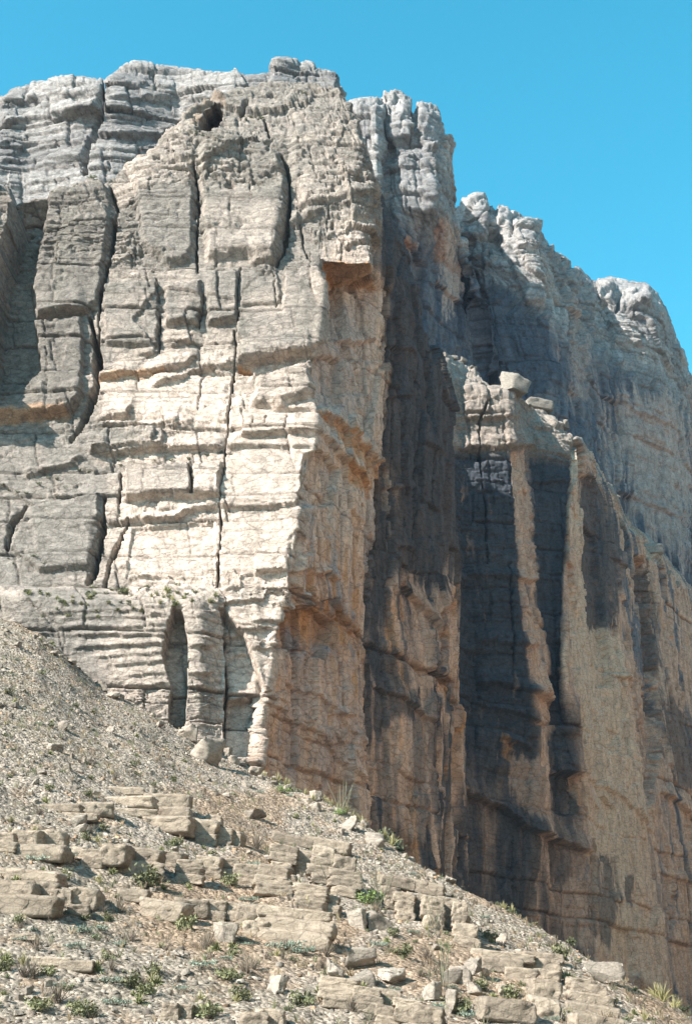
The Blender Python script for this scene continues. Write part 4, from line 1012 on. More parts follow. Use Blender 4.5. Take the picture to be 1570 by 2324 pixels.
def box_mesh(name, seed, nx=6, ny=4, nz=4, rough=0.10, cut=0.16, mat=None, tint=(.33, .29, .23), beds_n=0):
    """a split and weathered block of unit size, its base at z = 0"""
    rng = np.random.RandomState(seed)
    vid, verts, faces = {}, [], []
    def vert(i, j, k):
        key = (i, j, k)
        if key not in vid:
            vid[key] = len(verts); verts.append((i / nx - .5, j / ny - .5, k / nz))
        return vid[key]
    for i in range(nx):
        for j in range(ny):
            faces.append((vert(i, j, 0), vert(i, j + 1, 0), vert(i + 1, j + 1, 0), vert(i + 1, j, 0)))
            faces.append((vert(i, j, nz), vert(i + 1, j, nz), vert(i + 1, j + 1, nz), vert(i, j + 1, nz)))
    for i in range(nx):
        for k in range(nz):
            faces.append((vert(i, 0, k), vert(i + 1, 0, k), vert(i + 1, 0, k + 1), vert(i, 0, k + 1)))
            faces.append((vert(i, ny, k), vert(i, ny, k + 1), vert(i + 1, ny, k + 1), vert(i + 1, ny, k)))
    for j in range(ny):
        for k in range(nz):
            faces.append((vert(0, j, k), vert(0, j, k + 1), vert(0, j + 1, k + 1), vert(0, j + 1, k)))
            faces.append((vert(nx, j, k), vert(nx, j + 1, k), vert(nx, j + 1, k + 1), vert(nx, j, k + 1)))
    v = np.array(verts)
    c = v - (0, 0, .5)
    # planes cut the corners off
    for _ in range(7):
        n = rng.normal(size=3); n /= np.linalg.norm(n)
        lim = (np.abs(n).sum() * .5) * (1 - rng.uniform(.4, 1.0) * cut * 1.6)
        d = c @ n - lim
        c = c - np.outer(np.maximum(d, 0), n)
    c = noise_vertices(c, rough, 1.7, seed)
    # bedding grooves and chipped faces
    for zb in rng.uniform(-.35, .4, beds_n):
        g = np.exp(-((c[:, 2] - zb - .05 * np.sin(5 * c[:, 0] + seed)) / .045) ** 2)
        c[:, :2] *= (1 - .07 * g)[:, None]
    f = facets((c[:, 0] + c[:, 1]) * 6 + seed, c[:, 2] * 6 + c[:, 1] * 3, 1.0, seed, .5, 1.3)
    nrm = c / (np.abs(c).max(1, keepdims=True) + 1e-6); nrm = np.sign(nrm) * np.abs(nrm) ** 6
    c = c + nrm * (rough * 1.3 * f)[:, None]
    c = noise_vertices(c, rough * .3, 6.0, seed + 50)
    v = c + (0, 0, .5)
    col = np.array(tint) * (1 + 0.18 * fbm(v[:, 0] * 3, v[:, 1] * 3, v[:, 2] * 3, 3, seed + 9))[:, None]
    return mesh_from(name, v, faces, mat, False, np.clip(col, .02, .9))

def block_material(name):
    m = rock_material(name, 2.2, .6, (1, 1, 2.2), .32)
    n, l = m.node_tree.nodes, m.node_tree.links
    inf = n.new('ShaderNodeObjectInfo')
    r = n.new('ShaderNodeMapRange'); r.inputs['To Min'].default_value = .78; r.inputs['To Max'].default_value = 1.2
    l.new(inf.outputs['Random'], r.inputs['Value'])
    b = n['Principled BSDF']
    src = b.inputs['Base Color'].links[0].from_socket
    vm = n.new('ShaderNodeVectorMath'); vm.operation = 'SCALE'
    l.new(src, vm.inputs[0]); l.new(r.outputs[0], vm.inputs['Scale']); l.new(vm.outputs[0], b.inputs['Base Color'])
    return m

BLOCKS = block_material('outcrop_limestone')
BOX = [box_mesh('rock_block', 500 + i, 14, 6, 9, .045, .13, BLOCKS, (.29, .24, .185), i % 3) for i in range(14)]
SLABM = [box_mesh('rock_slab', 530 + i, 22, 6, 5, .045, .08, BLOCKS, (.29, .24, .185), i % 2) for i in range(10)]
LUMP = [box_mesh('boulder', 560 + i, 9, 8, 8, .055, .46, BLOCKS, (.29, .25, .205)) for i in range(14)]

rnd = random.Random(7)

def set_block(me, u0, v0, u1, v1, parent=None, name='rock_block', tilt=0.0, deep=0.9, turn=None, base=None, sink=0.2):
    """put a block so that its front fills this part of the picture, standing on the slope"""
    p = hit((u0 + u1) / 2, v1) if base is None else base
    if p is None:
        return None
    k = px_size(p)
    w, h = (u1 - u0) * k, (v1 - v0) * k * 1.04
    d = max(w * deep * .6, h * (2.4 if parent is not None else 1.3))
    o = bpy.data.objects.new(name, me); COL.objects.link(o)
    tz = math.radians(rnd.uniform(-9, 9)) if turn is None else turn
    o.rotation_euler = (math.radians(rnd.uniform(-3, 3)), math.radians(tilt + rnd.uniform(-2, 2)), tz)
    o.scale = (w * rnd.uniform(1.08, 1.25), d, h * (1 + sink) * rnd.uniform(.92, 1.1))
    o.location = (p[0], p[1] + d * .37, p[2] - h * sink)
    if parent is not None:
        o.parent = parent
        o.location = np.array(o.location) - np.array(parent.location)
    return o

def outcrop(label, blocks, tilt=3.0):
    u = sum((b[0] + b[2]) / 2 for b in blocks) / len(blocks); v = max(b[3] for b in blocks)
    root = bpy.data.objects.new('rock_outcrop', None); COL.objects.link(root)
    p = hit(u, v)
    root.location = p if p is not None else hit(blocks[0][0], blocks[0][3])
    root.empty_display_size = .5
    tag(root, label, 'rock outcrop', 'bedrock ledges on the hillside')
    for b in blocks:
        flat = (b[2] - b[0]) > 2.6 * (b[3] - b[1])
        base = None
        if len(b) > 4:                                  # stands on the block whose foot is given
            base = hit((b[0] + b[2]) / 2, b[4])
            k = px_size(base); base = base + np.array((0, 0.25 * (b[4] - b[3]) * k, (b[4] - b[3]) * k * 1.0))
        if not flat and len(b) == 4 and (b[3] - b[1]) > .75 * (b[2] - b[0]) and (b[3] - b[1]) > 34:
            n = 2 if b[3] - b[1] < 52 else 3
            hh = (b[3] - b[1]) / n
            for i in range(n):
                j = rnd.uniform(-11, 11)
                v1 = b[3] - i * hh
                base = hit((b[0] + b[2]) / 2, b[3]); k = px_size(base)
                base = base + np.array((0, 0.3 * i * hh * k, i * hh * k * 1.0))
                set_block(rnd.choice(BOX), b[0] + j - rnd.uniform(-4, 9), v1 - hh, b[2] + j + rnd.uniform(-4, 9), v1, root, 'rock_block', tilt, base=base)
            continue
        me = rnd.choice(SLABM if flat else BOX)
        set_block(me, b[0], b[1], b[2], b[3], root, 'rock_slab' if flat else 'rock_block', tilt, base=base)
    return root

outcrop('thin stacked grey slabs above the block row, upper left of the hillside', [(252, 1786, 316, 1803), (250, 1806, 345, 1832), (335, 1808, 420, 1836), (268, 1834, 345, 1853), (340, 1836, 425, 1858), (336, 1855, 432, 1892)], 2)
outcrop('low broken slab ledge with a dark underside, far left below the bench', [(100, 1824, 180, 1842), (178, 1824, 250, 1850), (148, 1845, 215, 1860)], 1)
outcrop('square jointed block pair right of the thin stacked slabs', [(430, 1864, 484, 1914), (480, 1878, 520, 1915), (515, 1890, 548, 1918), (468, 1852, 500, 1868)], 4)
outcrop('two big tawny blocks with a shadowed right end at the left edge', [(-20, 1892, 28, 1932), (28, 1890, 90, 1922), (84, 1890, 142, 1926), (30, 1918, 142, 1950)], 3)
outcrop('row of square pale blocks in the middle of the hillside', [(150, 1922, 192, 1948), (186, 1928, 234, 1968), (230, 1922, 284, 1958, 1980), (282, 1924, 356, 1960, 1984), (232, 1956, 354, 1984), (360, 1936, 410, 1965), (404, 1950, 452, 2002), (455, 1948, 492, 1992), (488, 1950, 536, 1992), (534, 1962, 584, 2012)], 4)
outcrop('long double ledge of thick beds at the lower left edge', [(-30, 1976, 122, 2002), (-30, 2000, 70, 2038), (64, 2000, 124, 2038), (-30, 2034, 116, 2072), (118, 2018, 160, 2052), (154, 2018, 218, 2062), (152, 2056, 196, 2078)], 3)
outcrop('long three-bedded block ledge with an overhung right end, lower middle', [(270, 2022, 332, 2046), (328, 2046, 416, 2084), (396, 2042, 460, 2078), (455, 2048, 506, 2090), (520, 2056, 546, 2092), (544, 2054, 600, 2096), (552, 2090, 602, 2124), (600, 2064, 734, 2086, 2150), (600, 2086, 738, 2116, 2150), (602, 2114, 732, 2150)], 6)
outcrop('rounded upright block beside a sharp shadow in the middle row', [(584, 1966, 652, 2034), (640, 1985, 662, 2030)], 8)
outcrop('stepped dark cluster of cracked beds below the shrubby crest', [(618, 1898, 700, 1916), (690, 1905, 788, 1930), (616, 1920, 664, 1974), (662, 1932, 712, 1982), (708, 1922, 756, 1950, 1990), (708, 1948, 758, 2008), (752, 1946, 800, 1980, 2024), (752, 1978, 806, 2034), (676, 2008, 730, 2064), (726, 2034, 762, 2070)], 10)
outcrop('jointed ledge with leaning pillars left of the large green wand plant', [(862, 1994, 930, 2014), (920, 2004, 1000, 2030), (864, 2012, 902, 2062), (898, 2026, 936, 2090), (934, 2028, 966, 2086), (960, 2034, 1000, 2104), (996, 2036, 1040, 2100), (1030, 2050, 1062, 2130), (1040, 2100, 1074, 2150)], 10)
outcrop('tilted pale slabs stacked near the lower right crest', [(1082, 2160, 1200, 2178), (1190, 2164, 1272, 2182), (1100, 2178, 1180, 2206), (1172, 2178, 1262, 2204), (1150, 2202, 1216, 2228), (1210, 2200, 1268, 2230), (1205, 2232, 1268, 2270), (1200, 2264, 1262, 2310), (1085, 2278, 1205, 2318), (1130, 2236, 1166, 2260)], 7)
outcrop('brown layered shaded ledge end below the lower right crest', [(1285, 2222, 1345, 2246), (1300, 2242, 1372, 2262), (1286, 2258, 1384, 2284), (1296, 2282, 1392, 2310), (1306, 2306, 1400, 2340)], 10)
outcrop('shadowed block wall at the bottom edge right of the loose boulders', [(806, 2246, 856, 2302), (852, 2250, 902, 2290), (856, 2286, 906, 2330), (900, 2270, 950, 2322), (940, 2290, 1000, 2334), (735, 2228, 800, 2292)], 8)
outcrop('small weathered ledges near the bottom edge below the leafy clumps', [(370, 2278, 404, 2312), (400, 2282, 436, 2310), (545, 2300, 600, 2334), (580, 2295, 640, 2334)], 3)
outcrop('faint low ledges in the gravel at the lower left', [(20, 2120, 80, 2134), (70, 2180, 150, 2196), (140, 2186, 206, 2206)], 1)

def boulder(label, u0, v0, u1, v1, group=None, turn=None, tint=None, sink=.16):
    o = set_block(rnd.choice(LUMP), u0, v0, u1, v1, None, 'boulder', rnd.uniform(-8, 8), 1.2, turn if turn is not None else rnd.uniform(0, 6.28), sink=sink)
    if o is not None:
        tag(o, label, 'boulder', group)
    return o

G1 = 'loose boulders on the hillside'
for lab, r in [('pale boulder perched on the lower slope right of the big bedded block', (734, 2178, 770, 2222)), ('pale round boulder in front of the white angular boulder', (798, 2198, 846, 2244)),
               ('white angular boulder beside the shadowed block wall', (858, 2188, 916, 2236)), ('dark wedge-shaped boulder alone in the gravel, lower middle', (610, 2218, 650, 2258)),
               ('smooth round boulder below the three-bedded block ledge', (480, 2094, 546, 2138)), ('tan boulder in the shade right of the overhung block', (790, 2154, 840, 2206)),
               ('pale upright boulder below the jointed ledge', (826, 2066, 880, 2118)), ('leaning boulder left of the pale upright boulder', (786, 2066, 826, 2108)),
               ('round boulder near the crest above the slope of dry grass', (400, 1632, 440, 1676)), ('tilted flat boulder lying at the foot of the orange wall', (436, 1680, 492, 1726)),
               ('flat white boulder on the crest below the wand plant', (775, 1852, 815, 1884)), ('grey boulder on the crest in front of the dark scrub', (828, 1888, 870, 1920)),
               ('small white stone slab on the upper crest', (706, 1824, 732, 1842)), ('hollowed boulder left of the thin stacked slabs', (150, 1846, 190, 1872)), ('flat stone under the hollowed boulder', (166, 1870, 194, 1886)),
               ('grey domed boulder high on the middle slope', (562, 1834, 612, 1862)), ('dark boulder next to the small round bush on the right crest', (1128, 2122, 1152, 2142)),
               ('upright grey boulder in the gully below the jointed ledge', (1032, 2196, 1062, 2240)), ('pale boulder by the green wand plant at lower right', (1010, 2200, 1036, 2232)),
               ('blocky boulder left of the tilted pale slabs', (1052, 2176, 1090, 2212)), ('small pale boulder beside the gully shrub', (1090, 2188, 1112, 2220)),
               ('white boulder at the edge of the bench shadow', (100, 1680, 140, 1704)), ('pointed boulder on the slope below the bench', (128, 1640, 152, 1656)),
               ('boulder half buried near the bottom edge at right', (960, 2236, 1000, 2272)), ('mossy dark boulder at the lower right gully', (1000, 2250, 1040, 2300)), ('squat boulder above the bottom edge at right', (1060, 2232, 1104, 2262)),
               ('light boulder lying on the far right crest', (1330, 2188, 1362, 2206)), ('bluish boulder in the shade beyond the right crest', (1330, 2184, 1400, 2232))]:
    boulder(lab, *r, group=G1)
n_small = 0
while n_small < 170:
    u = rnd.uniform(-10, 1560) if n_small < 110 else rnd.uniform(-10, 560); v = rnd.uniform(1430, 2318) if n_small < 110 else rnd.uniform(1430, 1830)
    cv = np.interp(u, [p[0] for p in _crest], [p[1] for p in _crest])
    if v < cv + 14:
        continue
    w = rnd.choice([8, 9, 10, 12, 14, 17, 20])
    boulder('%sloose rock %s' % (sized(w, 10, 13).replace('large', 'fist-shaped'), where(u, v)), u - w / 2, v - w * .75, u + w / 2, v, group='small loose rocks on the hillside')
    n_small += 1

for i in range(44):                                    # blocks fallen to the foot of the walls
    u = rnd.uniform(90, 720) if i < 32 else rnd.uniform(720, 1050)
    v = np.interp(u, [p[0] for p in _crest], [p[1] for p in _crest]) + rnd.uniform(4, 22)
    w = rnd.choice([10, 12, 14, 18, 22, 28])
    boulder('%sfallen block at the wall foot %s' % (sized(w, 12, 20), where(u, v)), u - w / 2, v - w * .7, u + w / 2, v, group='fallen blocks at the wall foot')

# loose stones: far too many to count
def stones():
    rng = np.random.RandomState(3)
    base = []
    for i in range(8):
        g = np.array([(-1, -1, 0), (1, -1, 0), (1, 1, 0), (-1, 1, 0), (-.7, -.7, 1), (.7, -.7, 1), (.7, .7, 1), (-.7, .7, 1)], float) * (.5, .5, .75)
        base.append(g + rng.normal(0, .12, g.shape))
    f0 = np.array([(0, 1, 5, 4), (1, 2, 6, 5), (2, 3, 7, 6), (3, 0, 4, 7), (4, 5, 6, 7)])
    N = 23000
    th = rng.uniform(math.radians(-17), math.radians(17), N); r = np.sqrt(rng.uniform(57 ** 2, 158 ** 2, N))
    R = np.interp(th, _cth, _cr)
    ok = r < R + 2
    th, r = th[ok], r[ok]
    x, y = r * np.sin(th), r * np.cos(th)
    dens = fbm(x * .16, y * .05, x * 0, 4, 413) * -1.6 + .5 * fbm(x * .3, y * .3, x * 0, 3, 421) + 0.3 * rng.normal(size=len(x))
    ok = dens > -.15
    x, y = x[ok], y[ok]
    z = ground_z(x, y)
    N = len(x)
    size = 0.08 + 0.5 * rng.beta(1.0, 7.5, N)
    rot = rng.uniform(0, 6.28, N)
    V = np.empty((N, 8, 3)); 
    ids = rng.randint(0, 8, N)
    B = np.array(base)[ids] * size[:, None, None] * np.stack([rng.uniform(.8, 1.6, N), rng.uniform(.7, 1.2, N), rng.uniform(.5, 1.0, N)], -1)[:, None, :]
    c, s_ = np.cos(rot)[:, None], np.sin(rot)[:, None]
    V[..., 0] = B[..., 0] * c - B[..., 1] * s_ + x[:, None]
    V[..., 1] = B[..., 0] * s_ + B[..., 1] * c + y[:, None]
    V[..., 2] = B[..., 2] + z[:, None] - .04
    F = (f0[None] + (np.arange(N) * 8)[:, None, None]).reshape(-1, 4)
    tone = rng.choice([.42, .6, .8, 1.0, 1.2, 1.35], N)
    base_c = np.array((.325, .285, .235))[None] * tone[:, None]
    rust = rng.uniform(size=N) < .12
    base_c[rust] *= (1.1, .85, .65)
    C = np.repeat(base_c, 8, 0)
    me = mesh_from('gravel', V.reshape(-1, 3), F, BLOCKS, False, C)
    return tag(link('gravel', me), 'loose pale stones scattered over the hillside', 'gravel', None, 'stuff')

stones()

def dry_grass():
    """dead stalks and little tufts between the stones"""
    rng = np.random.RandomState(9)
    N = 5200
    th = rng.uniform(math.radians(-17), math.radians(17), N); r = np.sqrt(rng.uniform(57 ** 2, 156 ** 2, N))
    ok = r < np.interp(th, _cth, _cr) + 1
    th, r = th[ok], r[ok]
    x, y = r * np.sin(th), r * np.cos(th)
    ok = (fbm(x * .2, y * .2, x * 0, 3, 431) + .4 * rng.normal(size=len(x))) > -.1
    x, y = x[ok], y[ok]; z = ground_z(x, y); N = len(x)
    K = 7
    V = np.empty((N, K, 4, 3)); C = np.empty((N, K, 4, 3))
    hgt = rng.uniform(.15, .5, N)
    pal = np.array([(.20, .15, .10), (.27, .21, .13), (.13, .125, .08), (.16, .165, .09), (.10, .085, .065)])[rng.randint(0, 5, N)]
    for k in range(K):
        az = rng.uniform(0, 6.28, N); t = rng.uniform(.1, .9, N); w = rng.uniform(.012, .035, N)
        dx, dy = np.cos(az) * np.sin(t), np.sin(az) * np.sin(t)
        bx, by = x + rng.normal(0, .05, N), y + rng.normal(0, .05, N)
        for c_, (sx, f) in enumerate(((-1, 0), (1, 0), (.4, 1), (-.4, 1))):
            V[:, k, c_, 0] = bx + sx * w + f * dx * hgt; V[:, k, c_, 1] = by + f * dy * hgt
            V[:, k, c_, 2] = z - .03 + f * hgt * np.cos(t)
        C[:, k] = (pal * rng.uniform(.7, 1.3, (N, 1)))[:, None, :]
    F = np.arange(N * K * 4).reshape(-1, 4)
    me = mesh_from('dry_grass', V.reshape(-1, 3), F, LEAF, False, C.reshape(-1, 3))
    return tag(link('dry_grass', me), 'dead stalks and tiny tufts between the hillside stones', 'grass', None, 'stuff')

# boulders and slabs resting on the far shelves
def shelf_rock(label, mesh_seed, sheet, u, v, w_px, h_px, turn=.4, tilt=0, tint=(.235, .208, .175), cut=.42, lift=0.0):
    p = np.array(sheet.point(u, v)); k = px_size(p)
    me = box_mesh('boulder', mesh_seed, 10, 8, 8, .04, cut, BLOCKS, tint)
    o = link('boulder', me); o.scale = (w_px * k, w_px * k * .8, h_px * k); o.rotation_euler = (0, math.radians(tilt), turn)
    o.location = p + np.array((0, w_px * k * .3, -h_px * k * .12 + lift))
    return tag(o, label, 'boulder', 'boulders on the cliff shelves')
shelf_rock('big angular white boulder perched on the sunlit shelf of the second buttress', 601, SECOND, 1155, 888, 62, 52, .5, 18)
shelf_rock('flat white capstone on the shelf right of the big angular boulder', 602, SECOND, 1220, 925, 62, 26, .2, 6, cut=.15)
shelf_rock('pale overhanging slab on the far right shelf edge', 603, SECOND, 1474, 1252, 64, 26, .3, -8, cut=.15)
for i, (u, v, w, h) in enumerate([(1008, 806, 20, 14), (1030, 812, 18, 14), (1052, 824, 22, 18), (1070, 838, 20, 16), (1080, 856, 18, 16), (1094, 872, 16, 10), (1200, 915, 16, 12), (1280, 968, 30, 20), (1500, 1290, 22, 18), (1515, 1310, 20, 18), (1535, 1330, 18, 16), (1400, 1130, 12, 9), (1385, 1105, 10, 8)]):
    o = shelf_rock('small sunlit stone on the shelf edge of the second buttress', 610 + i, SECOND, u, v, w, h, rnd.uniform(0, 3), 0)
    o['group'] = 'small stones on the shelf edge'

# ================================================================== plants
def leaf_material(name, colour, var=.25):
    m = bpy.data.materials.new(name)
    n, l = nodes_of(m)
    b = n['Principled BSDF']; b.inputs['Roughness'].default_value = .75; b.inputs['Specular IOR Level'].default_value = .2
    at_ = n.new('ShaderNodeAttribute'); at_.attribute_name = 'tint'
    inf = n.new('ShaderNodeObjectInfo')
    r = n.new('ShaderNodeMapRange'); r.inputs['To Min'].default_value = 1 - var; r.inputs['To Max'].default_value = 1 + var
    l.new(inf.outputs['Random'], r.inputs['Value'])
    vm = n.new('ShaderNodeVectorMath'); vm.operation = 'SCALE'
    l.new(at_.outputs['Color'], vm.inputs[0]); l.new(r.outputs[0], vm.inputs['Scale']); l.new(vm.outputs[0], b.inputs['Base Color'])
    return m

LEAF = leaf_material('desert_foliage', None)

def blades(name, seed, n, length, width, spread, colour, tip=None, droop=.25, mat=LEAF, low=0.0):
    """narrow blades rising from one root"""
    rng = np.random.RandomState(seed)
    V, F, C = [], [], []
    for i in range(n):
        az = rng.uniform(0, 6.283); el = rng.uniform(low, 1.0) ** .8
        tilt = spread * (1 - el)
        L = length * rng.uniform(.6, 1.1); w = width * rng.uniform(.7, 1.3)
        d = np.array((math.sin(tilt) * math.cos(az), math.sin(tilt) * math.sin(az), math.cos(tilt)))
        side = np.cross(d, (rng.normal(), rng.normal(), rng.normal())); side /= np.linalg.norm(side) + 1e-9
        o = np.array((rng.normal(0, .06), rng.normal(0, .06), 0)) * length
        m = o + d * L * .55; t = o + d * L + np.array((0, 0, -droop * L * math.sin(tilt)))
        b = len(V)
        V += [o - side * w * .5, o + side * w * .5, m + side * w * .5, m - side * w * .5, t + side * w * .12, t - side * w * .12]
        F += [(b, b + 1, b + 2, b + 3), (b + 3, b + 2, b + 4, b + 5)]
        c = np.array(colour) * rng.uniform(.7, 1.3)
        c2 = np.array(tip if tip is not None else colour) * rng.uniform(.8, 1.2)
        C += [c, c, c, c, c2, c2]
    return mesh_from(name, V, F, mat, False, np.array(C))

def tufts(name, seed, n, rx, rz, leaf, colour, colour2, stems=14, hollow=.35, stem_col=(.14, .11, .08), lean=0.0):
    """a bush: twigs from the root and many small leaves round their ends"""
    rng = np.random.RandomState(seed)
    V, F, C = [], [], []
    tips = []
    for i in range(stems):
        az = rng.uniform(0, 6.283); q = rng.uniform(.15, 1) ** .6
        e = np.array((rx * q * math.cos(az), rx * q * math.sin(az), rz * (1.05 - .55 * q * q) * rng.uniform(.75, 1.1)))
        tips.append(e)
        w = rx * .025
        b = len(V)
        V += [(-w, 0, 0), (w, 0, 0), tuple(e + (w * .4, 0, 0)), tuple(e - (w * .4, 0, 0))]
        F += [(b, b + 1, b + 2, b + 3)]
        C += [np.array(stem_col)] * 4
    for i in range(n):
        e = tips[rng.randint(len(tips))] * rng.uniform(hollow, 1.05) + rng.normal(0, .16, 3) * (rx, rx, rz * .8)
        e[2] = max(e[2], .03 * rz)
        a, bvec = rng.normal(size=3), rng.normal(size=3)
        a /= np.linalg.norm(a); bvec -= a * (a @ bvec); bvec /= np.linalg.norm(bvec) + 1e-9
        L = leaf * rng.uniform(.6, 1.4)
        b = len(V)
        V += [e - a * L, e + bvec * L * .45, e + a * L, e - bvec * L * .45]
        F += [(b, b + 1, b + 2, b + 3)]
        k = rng.uniform()
        c = (np.array(colour) * (1 - k) + np.array(colour2) * k) * rng.uniform(.75, 1.25)
        C += [c] * 4
    return mesh_from(name, V, F, LEAF, False, np.array(C))

PLANTS = {
 'leafy': [tufts('shrub', 700 + i, 260, .55, .62, .085, (.10, .115, .055), (.21, .205, .11)) for i in range(4)],
 'cushion': [tufts('shrub', 710 + i, 320, .75, .34, .06, (.13, .17, .13), (.24, .28, .22), 18, .5) for i in range(3)],
 'twig': [blades('dry_shrub', 720 + i, 70, .95, .022, 1.1, (.16, .13, .10), (.26, .22, .16), -.1) for i in range(3)],
 'spiky': [blades('spiky_rosette', 730 + i, 80, .60, .06, 1.75, (.16, .175, .075), (.30, .28, .15), .25) for i in range(3)],
 'grass': [blades('grass_tuft', 740 + i, 60, .75, .025, 1.0, (.26, .24, .11), (.42, .38, .22), .35) for i in range(3)],
 'green': [tufts('shrub', 750 + i, 420, .8, .8, .07, (.11, .17, .045), (.22, .29, .10), 20) for i in range(2)],
 'dark': [tufts('shrub', 760 + i, 460, 1.0, 1.1, .10, (.045, .062, .035), (.10, .125, .075), 22) for i in range(4)],
 'wand': [blades('wand_shrub', 770 + i, 15, 3.2, .05, .55, (.13, .13, .09), (.17, .18, .10), -.05) for i in range(3)],
 'dot': [tufts('shrub', 780 + i, 110, .42, .4, .08, (.075, .09, .045), (.16, .175, .09), 8) for i in range(4)],
}
NAMES = {'leafy': 'leafy_shrub', 'cushion': 'cushion_shrub', 'twig': 'dry_shrub', 'spiky': 'spiky_rosette', 'grass': 'grass_tuft', 'green': 'green_bush', 'dark': 'dark_bush', 'wand': 'wand_shrub', 'dot': 'small_shrub'}
CATS = {'leafy': 'shrub', 'cushion': 'shrub', 'twig': 'shrub', 'spiky': 'rosette plant', 'grass': 'grass tuft', 'green': 'bush', 'dark': 'bush', 'wand': 'wand shrub', 'dot': 'shrub'}

dry_grass()

def plant(kind, p, size, label, group):
    o = bpy.data.objects.new(NAMES[kind], rnd.choice(PLANTS[kind])); COL.objects.link(o)
    o.location = np.array(p) - (0, 0, .04); o.rotation_euler = (0, 0, rnd.uniform(0, 6.28)); 
    o.scale = (size * rnd.uniform(.9, 1.1), size * rnd.uniform(.9, 1.1), size * rnd.uniform(.9, 1.1))
    return tag(o, label, CATS[kind], group)

def plant_at(kind, u, v, size, label, group):
    p = hit(u, v)
    if p is not None:
        return plant(kind, p, size, label, group)

big = {'leafy': [(115, 1699, 1.0), (312, 1734, .8), (112, 1794, .9), (350, 1785, .7), (200, 1808, .9), (395, 1775, .7), (235, 1886, .9), (198, 1908, 1.0), (395, 1921, 1.2), (482, 1942, .8), (525, 2014, 1.5), (335, 2014, 2.0), (388, 1960, 1.2), (145, 1998, 1.1), (423, 2112, 1.4), (45, 2096, .9), (245, 2092, .9), (245, 2180, .8), (345, 2216, 1.1), (298, 2244, 1.3), (335, 2260, 1.2), (515, 2226, 1.4), (10, 2204, 1.0), (105, 2216, 1.0), (90, 2298, 1.4), (175, 2300, 1.1), (200, 2310, 1.1), (470, 2314, 1.5), (547, 2270, 1.2), (670, 1858, 1.0), (682, 2286, 1.3), (530, 2170, .7), (915, 2172, 1.4), (890, 2128, 1.1), (1085, 2246, 1.0), (1036, 2300, 1.5), (1274, 2178, 1.6), (1086, 2248, 1.1), (1162, 2268, 1.3), (1045, 2306, 1.3), (1114, 2134, 1.2), (20, 1576, 1.1), (95, 1530, .9), (170, 1604, .9), (420, 1730, .8), (610, 1725, 1.0), (660, 1795, .8)],
       'cushion': [(80, 1954, 1.2), (185, 2118, 1.2), (228, 2112, 1.0), (172, 2152, 1.0), (462, 2196, 1.3), (650, 2158, 1.6), (690, 2166, 1.2), (620, 1760, 1.0), (1070, 2310, 1.1), (40, 1500, .9), (860, 2150, 1.1), (590, 1800, .8), (700, 1780, .9)],
       'twig': [(90, 1850, 1.0), (75, 2222, 1.2), (272, 2072, 1.3), (132, 2278, 1.3), (298, 2136, 1.0), (85, 2156, 1.0), (470, 2150, 1.2), (202, 1736, 1.0), (582, 1926, 1.6), (575, 2200, 1.1), (740, 2170, 1.0), (850, 2080, 1.3), (800, 2296, 1.0), (970, 2180, 1.3), (1250, 2150, 1.0), (350, 1690, .9), (30, 1760, .8)],
       'green': [(642, 1800, 1.3), (836, 2052, 1.4), (772, 1850, .9)],
       'grass': [(842, 2098, 1.8), (695, 2062, 1.3), (905, 2075, 1.6), (400, 2100, .9), (560, 2110, 1.0)],
       'wand': [(775, 1846, 1.1), (752, 2010, .9), (862, 2060, .95), (985, 2110, .7), (1005, 2240, .8)]}
words = {'leafy': 'yellow-green leafy clump', 'cushion': 'grey-green low cushion shrub', 'twig': 'bare brown twiggy shrub', 'green': 'fresh green bush', 'grass': 'straw-coloured grass clump', 'wand': 'tall thin-stemmed wand shrub', 'spiky': 'small spiky yellow-green rosette', 'dot': 'small dark green shrub', 'dark': 'dark green scrub bush'}
special = {('leafy', 335, 2014): 'largest leafy green clump, beside the round pale boulders of the middle row', ('green', 642, 1800): 'bright green bush at the foot of the orange wall', ('green', 836, 2052): 'bright green bush among the shadowed ledges', ('wand', 775, 1846): 'tall bare wand shrub on the crest against the orange wall', ('green', 772, 1850): 'small green bush at the base of the tall wand shrub'}
for kind, lst in big.items():
    for (u, v, sz) in lst:
        lab = special.get((kind, u, v)) or '%s%s %s' % (sized(sz, 1.0, 1.25), words[kind], where(u, v))
        plant_at(kind, u, v, sz * (.85 if kind != 'wand' else 1.0), lab, '%ss on the hillside' % words[kind])
n = 0
while n < 230:
    u = rnd.uniform(-10, 1500); v = rnd.uniform(1410, 2320)
    cv = np.interp(u, [p[0] for p in _crest], [p[1] for p in _crest])
    if v < cv + 5: continue
    kind = rnd.choice(['spiky', 'spiky', 'dot', 'dot', 'twig', 'grass', 'cushion'])
    sz = rnd.uniform(.45, .9)
    plant_at(kind, u, v, sz, '%s%s %s' % (sized(sz, .6, .75).replace('small', 'tiny').replace('large', 'full'), words[kind].replace('small ', ''), where(u, v)), '%ss on the hillside' % words[kind])
    n += 1
def wall_at(u):
    for lim, t in [(700, 'the orange wall, left part'), (770, 'the orange wall, middle part'), (835, 'the orange wall, right part'), (920, 'the dark panel, left half'), (1005, 'the dark panel, right half'), (1085, 'the second buttress corner'), (1170, 'the cracked blue-grey face'), (1250, 'the streaked rib'), (1345, 'the deep shaded recess'), (1400, 'the tan flank, left strip'), (1470, 'the tan flank, middle strip'), (1530, 'the tan flank, right strip')]:
        if u < lim: return t
    return 'the right edge wall'
